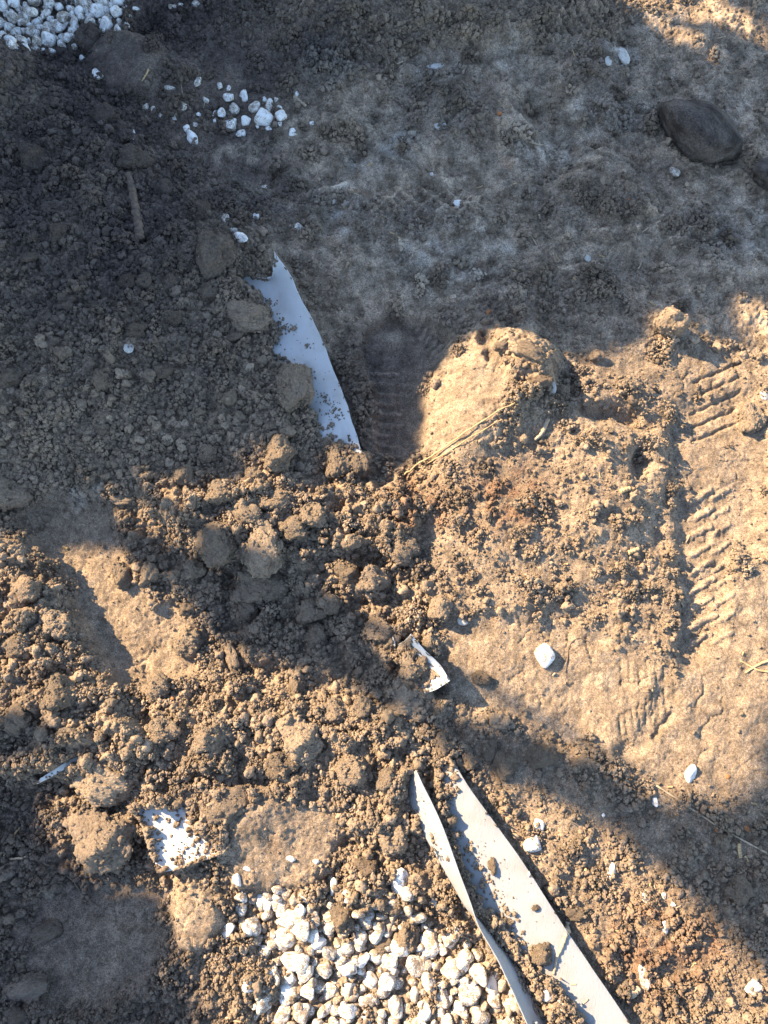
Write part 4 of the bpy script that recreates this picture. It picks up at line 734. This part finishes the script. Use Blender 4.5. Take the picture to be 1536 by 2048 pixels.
# ------------------------------------------------------------------ straws, roots and stems
def tube(name, pts, r0, r1, mat, label, cat, group=None, lift=1.0, flat=1.0, wig=1.5, follow=True):
    P = crom(np.array([(p[0], p[1], (p[2] if len(p) > 2 else 0)) for p in pts], float), max(8, 6*len(pts)))
    P[:, 0] += wig*perlin(P[:, 0]/23, P[:, 1]/23, 91); P[:, 1] += wig*perlin(P[:, 0]/23, P[:, 1]/23, 93)
    x, y, z, d = surf(P[:, 0], P[:, 1]); n_ = len(P); r = np.linspace(r0, r1, n_)*(1+.15*np.sin(np.arange(n_)*2.1))
    if not follow:
        t = np.linspace(0, 1, n_); zl = z[0]*(1-t)+z[-1]*t; z = np.maximum(zl, np.convolve(np.pad(z, 3, mode='edge'), np.ones(7)/7, 'valid'))
    else: z = np.convolve(np.pad(z, 2, mode='edge'), np.ones(5)/5, 'valid')
    Q = np.c_[x, y, z+r*lift*flat+P[:, 2]]; vv, ff = [], []; K = 7
    T = np.gradient(Q, axis=0); T /= np.linalg.norm(T, axis=1, keepdims=True)
    for i in range(n_):
        s = np.cross(T[i], (0, 0, 1)); s /= np.linalg.norm(s)+1e-9; up = np.cross(s, T[i])
        for k in range(K):
            a = 6.2832*k/K; vv.append(Q[i]+r[i]*(math.cos(a)*s+flat*math.sin(a)*up))
    for i in range(n_-1):
        for k in range(K): ff.append((i*K+k, i*K+(k+1) % K, (i+1)*K+(k+1) % K, (i+1)*K+k))
    me = bpy.data.meshes.new(name); me.from_pydata([tuple(p) for p in vv], [], ff+[tuple(range(K))[::-1], tuple(range((n_-1)*K, n_*K))]); me.materials.append(mat)
    for p in me.polygons: p.use_smooth = True
    return tag(link(name, me), label, cat, group)
tube("dry_straw", [(806, 955), (880, 903), (955, 850), (1032, 806)], .0011, .0009, M_STRAW, "long dry straw lying across the lit mound", "straw", lift=6, follow=False)
tube("dry_straw", [(842, 938), (905, 899), (965, 862), (1004, 840)], .0008, .0006, M_STRAW, "shorter thin straw alongside the long straw on the mound", "straw", lift=6, follow=False)
tube("grass_stalk", [(1312, 1571), (1372, 1611), (1440, 1655), (1536, 1708), (1640, 1765)], .0010, .0012, M_PALE, "long thin grey stem reaching in from the right border", "stem", lift=2.5, follow=False)
tube("dark_root", [(258, 352), (266, 385), (273, 425), (279, 455), (282, 482)], .0055, .0075, M_ROOT, "thick dark root standing out of the shaded soil", "root", lift=.5)
tube("pale_root", [(1133, 1842), (1130, 1872), (1120, 1898), (1110, 1925), (1107, 1948)], .0028, .0014, M_PALE, "crooked pale root lying over the wide white panel", "root", lift=.9)
tube("pale_root", [(-30, 1712), (10, 1716), (45, 1716), (70, 1702), (86, 1688)], .0015, .0012, M_PALE, "pale bent root in the shaded lower left", "root")
tube("dry_straw", [(11, 1711), (24, 1682), (43, 1652)], .0014, .001, M_STRAW, "straight yellow straw crossing the pale bent root", "straw", lift=1.5, follow=False)
tube("dark_root", [(72, 1718), (120, 1740), (150, 1765), (172, 1796), (200, 1815)], .0012, .001, M_ROOT, "thin dark rootlet winding through lower left soil", "root")
tube("straw_stub", [(1168, 1738), (1190, 1756), (1208, 1772)], .0022, .0020, M_STRAW, "thick straw stub on lit soil right of the panel", "straw", lift=1.2)
tube("straw_stub", [(1476, 1688), (1477, 1702), (1478, 1714)], .0022, .0020, M_STRAW, "short tan stub standing in the shade under the stem", "straw", lift=1.2)
tube("dry_straw", [(297, 141), (292, 152), (285, 164)], .0016, .001, M_STRAW, "forked straw bit at the domed lump's foot", "straw", lift=1.4)
tube("thin_root", [(356, 143), (362, 168), (368, 195), (382, 221)], .0007, .0006, M_PALE, "thin light root beside an arched white stone", "root", lift=2, follow=False)
tube("thin_root", [(325, 176), (317, 190), (316, 204)], .0008, .0006, M_ROOT, "short dark rootlet left of the arched stone", "root")
tube("twig", [(590, 196), (600, 205), (613, 214)], .0026, .0022, M_PALE, "stubby pale twig right of the small stone cluster", "twig", lift=.9)
tube("thin_root", [(452, 2034), (480, 2042), (530, 2050)], .0012, .001, M_PALE, "reddish root at the bottom border left of gravel", "root")
tube("thin_root", [(1075, 2030), (1095, 2024), (1112, 2040), (1120, 2052)], .0014, .0012, M_PALE, "looped pale root at the bottom of the trough", "root")
tube("dry_straw", [(1545, 1318), (1520, 1328), (1490, 1345)], .002, .001, M_STRAW, "frayed straw at the right border on lit soil", "straw")
tube("dry_straw", [(1545, 1345), (1515, 1340), (1480, 1322)], .0016, .0008, M_STRAW, "second frayed straw crossing at the right border", "straw")
tube("twig", [(1060, 285), (1085, 292), (1088, 296)], .0016, .001, M_PALE, "pale twig on upper trodden soil", "twig")
tube("thin_root", [(1130, 1345), (1140, 1290), (1160, 1277), (1186, 1290)], .0007, .0006, M_ROOT, "hair-thin dark root right of the square white stone", "root")
tube("thin_root", [(838, 905), (833, 922), (838, 935), (850, 938)], .0007, .0006, M_PALE, "hair-thin curled root at the straw's lower end", "root")
tube("twig", [(1096, 840), (1083, 868), (1068, 880)], .003, .002, M_PALE, "broken bark bit on the lit plateau", "twig", lift=.9)
tube("twig", [(137, 1098), (128, 1094)], .0022, .0018, M_STRAW, "orange wood chip at the boot print's shaded side", "twig")
tube("twig", [(1240, 985), (1258, 978)], .003, .003, M_STRAW, "pale wood chip on the plateau's right side", "twig")
tube("twig", [(1255, 1105), (1275, 1098)], .003, .0026, M_STRAW, "flat wood chip low on the plateau", "twig")
tube("twig", [(1258, 1985), (1275, 1976)], .0055, .004, M_PALE, "chunky wood chip beside the tall leaf-shaped stone", "twig")
tube("grass_sprout", [(1229, 1178), (1231, 1190), (1233, 1198)], .0008, .0004, M_GRASS, "tiny green grass sprout on the lit plateau", "grass")
SL = "short pale straw fragment scattered on the soil"
r_ = random.Random(11)
for k in range(90):
    u, v = (r_.uniform(620, 1536), r_.uniform(20, 640)) if k < 40 else ((r_.uniform(1050, 1536), r_.uniform(1560, 2040)) if k < 66 else (r_.uniform(860, 1500), r_.uniform(880, 1400)))
    if k > 82: u, v = r_.uniform(40, 500), r_.uniform(150, 900)
    a = r_.uniform(0, 3.14); L = r_.uniform(5, 15)*(1.4 if r_.random() < .15 else 1); q = r_.uniform(.0005, .0014)
    if 1000 < u < 1262 and (u-1000)*1.35+1640 > v-30 and v > 1540 and u < 985+(v-1640)*.68+20: continue
    tube("straw_fragment", [(u, v), (u+L*.5*math.cos(a)+r_.uniform(-1, 1), v+L*.5*math.sin(a)), (u+L*math.cos(a), v+L*math.sin(a))], q, q*.8, M_STRAW if r_.random() < .6 else M_PALE, SL, "straw", "straw fragments on the soil", lift=1.1, wig=.4)

# ------------------------------------------------------------------ unseen leafy casters, added and shaped only for the shade they throw on the ground
B_ = np.array([0.5, 0.866]); TAN = math.tan(SUN_EL); DIST = 2.15
def al(P):
    """ground seen at each picture point as (distance towards the sun, distance across), allowing for its height"""
    x, y, z, d = surf([p[0] for p in P], [p[1] for p in P], False)
    x2, y2, d2 = px2w([p[0] for p in P], [p[1] for p in P], 0.0)
    out = [(abs(u-768) > 900) or v > 2230 or v < -180 for u, v in P]
    x, y, z = np.where(out, x2, x), np.where(out, y2, y), np.where(out, 0, z)
    return [(a, l_) for a, l_ in zip(x*AZ[0]+y*AZ[1]-z/TAN, x*B_[0]+y*B_[1])]
def screen(name, P, dens, leaf, stems, label, cat="screen", inset=.34, hole=None):
    """leaves filling the volume whose shade is the outline P (distance towards the sun, across)"""
    root = bpy.data.objects.new(name, None); C.objects.link(root); mid = np.mean([p[1] for p in P])
    base = AZ*DIST+B_*mid; root.location = (base[0], base[1], 0); tag(root, label, cat, "unseen shade casters added towards the sun")
    a0, a1 = min(p[0] for p in P), max(p[0] for p in P); l0, l1 = min(p[1] for p in P), max(p[1] for p in P)
    n_ = int(dens*(a1-a0)*TAN*(l1-l0)); a = rng.uniform(a0, a1, n_); l_ = rng.uniform(l0, l1, n_)
    k = inpoly(a, l_, P)
    for da, dl in ((1, 0), (-1, 0), (0, 1), (0, -1)): k &= inpoly(a+da*inset*leaf/TAN, l_+dl*inset*leaf, P)
    if hole: k &= ~inpoly(a, l_, hole)
    a, l_ = a[k], l_[k]; dd = DIST+rng.uniform(-.16, .22, len(a)); h = (dd-a)*TAN
    ok = h > .05; a, l_, dd, h = a[ok], l_[ok], dd[ok], h[ok]
    ctr = np.c_[AZ[0]*dd+B_[0]*l_-base[0], AZ[1]*dd+B_[1]*l_-base[1], h]; m_ = len(ctr)
    t = rng.normal(size=(m_, 3)); t /= np.linalg.norm(t, axis=1, keepdims=True); s = np.cross(t, rng.normal(size=(m_, 3))); s /= np.linalg.norm(s, axis=1, keepdims=True); q = np.cross(t, s)
    L = leaf*rng.uniform(.7, 1.2, m_)[:, None]; W = L*.62
    v_ = np.stack([ctr-t*L/2, ctr-t*L*.12+s*W/2+q*L*.06, ctr+t*L/2, ctr-t*L*.12-s*W/2+q*L*.06], 1).reshape(-1, 3); b4 = np.arange(m_)[:, None]*4
    f_ = np.concatenate([b4+np.array([[0, 1, 2]]), b4+np.array([[0, 2, 3]])])
    link("crown", mesh_np("crown", v_, f_, M_LEAF, False), root)
    for l0_, lt, ht, r in stems:
        vv, ff = [], []; K = 8; n2 = 8
        for i in range(n2+1):
            f = i/n2; c = B_*((l0_*(1-f)+lt*f)-mid)+AZ*.03*math.sin(f*5+l0_*9); rr_ = r*(1-.6*f)
            for j in range(K): vv.append((c[0]+rr_*math.cos(6.2832*j/K), c[1]+rr_*math.sin(6.2832*j/K), -.02+f*ht))
        for i in range(n2):
            for j in range(K): ff.append((i*K+j, i*K+(j+1) % K, (i+1)*K+(j+1) % K, (i+1)*K+j))
        link("stem", mesh_np("stem", vv, ff, M_BARK), root)
UPPER_SHADE = al([(-100, 1050), (0, 1075), (60, 1088), (100, 1125), (150, 1108), (215, 1125), (238, 1080), (246, 1000), (275, 985), (340, 982), (480, 962), (545, 905), (600, 930), (700, 945), (800, 950), (842, 900), (848, 800), (868, 750), (930, 690), (985, 662), (1070, 682), (1120, 712), (1230, 712), (1300, 688), (1322, 640), (1375, 632), (1425, 680), (1480, 708), (1536, 740), (1640, 780)])
UPPER_SHADE = [(2.0, UPPER_SHADE[0][1]-.25), (UPPER_SHADE[0][0]+.2, UPPER_SHADE[0][1]-.25)]+UPPER_SHADE+[(-1.3, UPPER_SHADE[-1][1]+.02), (-1.3, 1.172), (.0, 1.172), (.014, 1.162), (.06, 1.151), (.144, 1.164), (.217, 1.185), (.35, 1.21), (2.0, 1.21)]
screen("broad_shade_screen", UPPER_SHADE, 17000, .055, [(-.2, -.1, .9, .02), (.1, .15, 1.2, .03), (.4, .45, 1.3, .03), (.75, .7, 1.5, .03), (1.0, 1.05, 1.5, .03)], "broad leafy shrub added out of view to shade the upper soil", hole=[(-.135, .745), (-.15, .785), (-.26, .815), (-.40, .82), (-.40, .72), (-.24, .695), (-.17, .715)])  # added caster, outlined along the upper shade's edge, with one sun gap
BAND = al([(250, 1040), (330, 1080), (420, 1112), (520, 1122), (660, 1160), (690, 1200), (760, 1290), (850, 1370), (960, 1432), (1050, 1452), (1120, 1490), (1230, 1530), (1320, 1590), (1420, 1600), (1478, 1545), (1520, 1450), (1560, 1400), (1750, 1380), (1800, 2150), (1536, 1960), (1420, 1860), (1330, 1762), (1230, 1685), (1120, 1625), (990, 1575), (900, 1520), (800, 1440), (700, 1385), (560, 1345), (430, 1300), (390, 1220), (270, 1135)])
BL0 = BAND[0][1]; BAND = BAND+[(2.0, BAND[-1][1]), (2.0, BAND[0][1])]
screen("slim_shade_screen", BAND, 22000, .040, [(BL0, .10, 1.6, .018)], "slim leafy column added out of view to shade a band of crumbs", "leaf_screen")  # added leafy column that only serves to throw the shadow band
LOWL = al([(-160, 1380), (0, 1425), (90, 1440), (190, 1466), (215, 1535), (110, 1585), (110, 1650), (140, 1700), (240, 1760), (325, 1765), (335, 1805), (365, 1880), (420, 1905), (392, 1960), (420, 2048), (470, 2200)])
LOWL = LOWL+[(-.25, -.75), (2.0, -.9), (2.0, LOWL[0][1])]
screen("bushy_shade_screen", LOWL, 17000, .055, [(-.3, -.35, 1.1, .02), (-.6, -.55, 1.2, .02)], "bushy shrub added out of view to shade the lower left corner")  # added caster for the lower left shade
TWO = [(-1.3, 1.12), (0, 1.14), (.02, 1.155), (.05, 1.162), (.1, 1.172), (.19, 1.183), (.16, 1.185), (.1, 1.197), (.053, 1.211), (.0, 1.217), (-.01, 1.235), (.03, 1.25), (.09, 1.268), (.3, 1.29), (2.0, 1.29), (2.0, 1.6), (-1.3, 1.6)]
screen("narrow_shade_screen", TWO, 42000, .026, [(1.21, 1.21, 1.3, .012)], "narrow shrub added out of view to shade the upper right corner", inset=.1)  # added caster, its gaps cut to leave slivers of sun
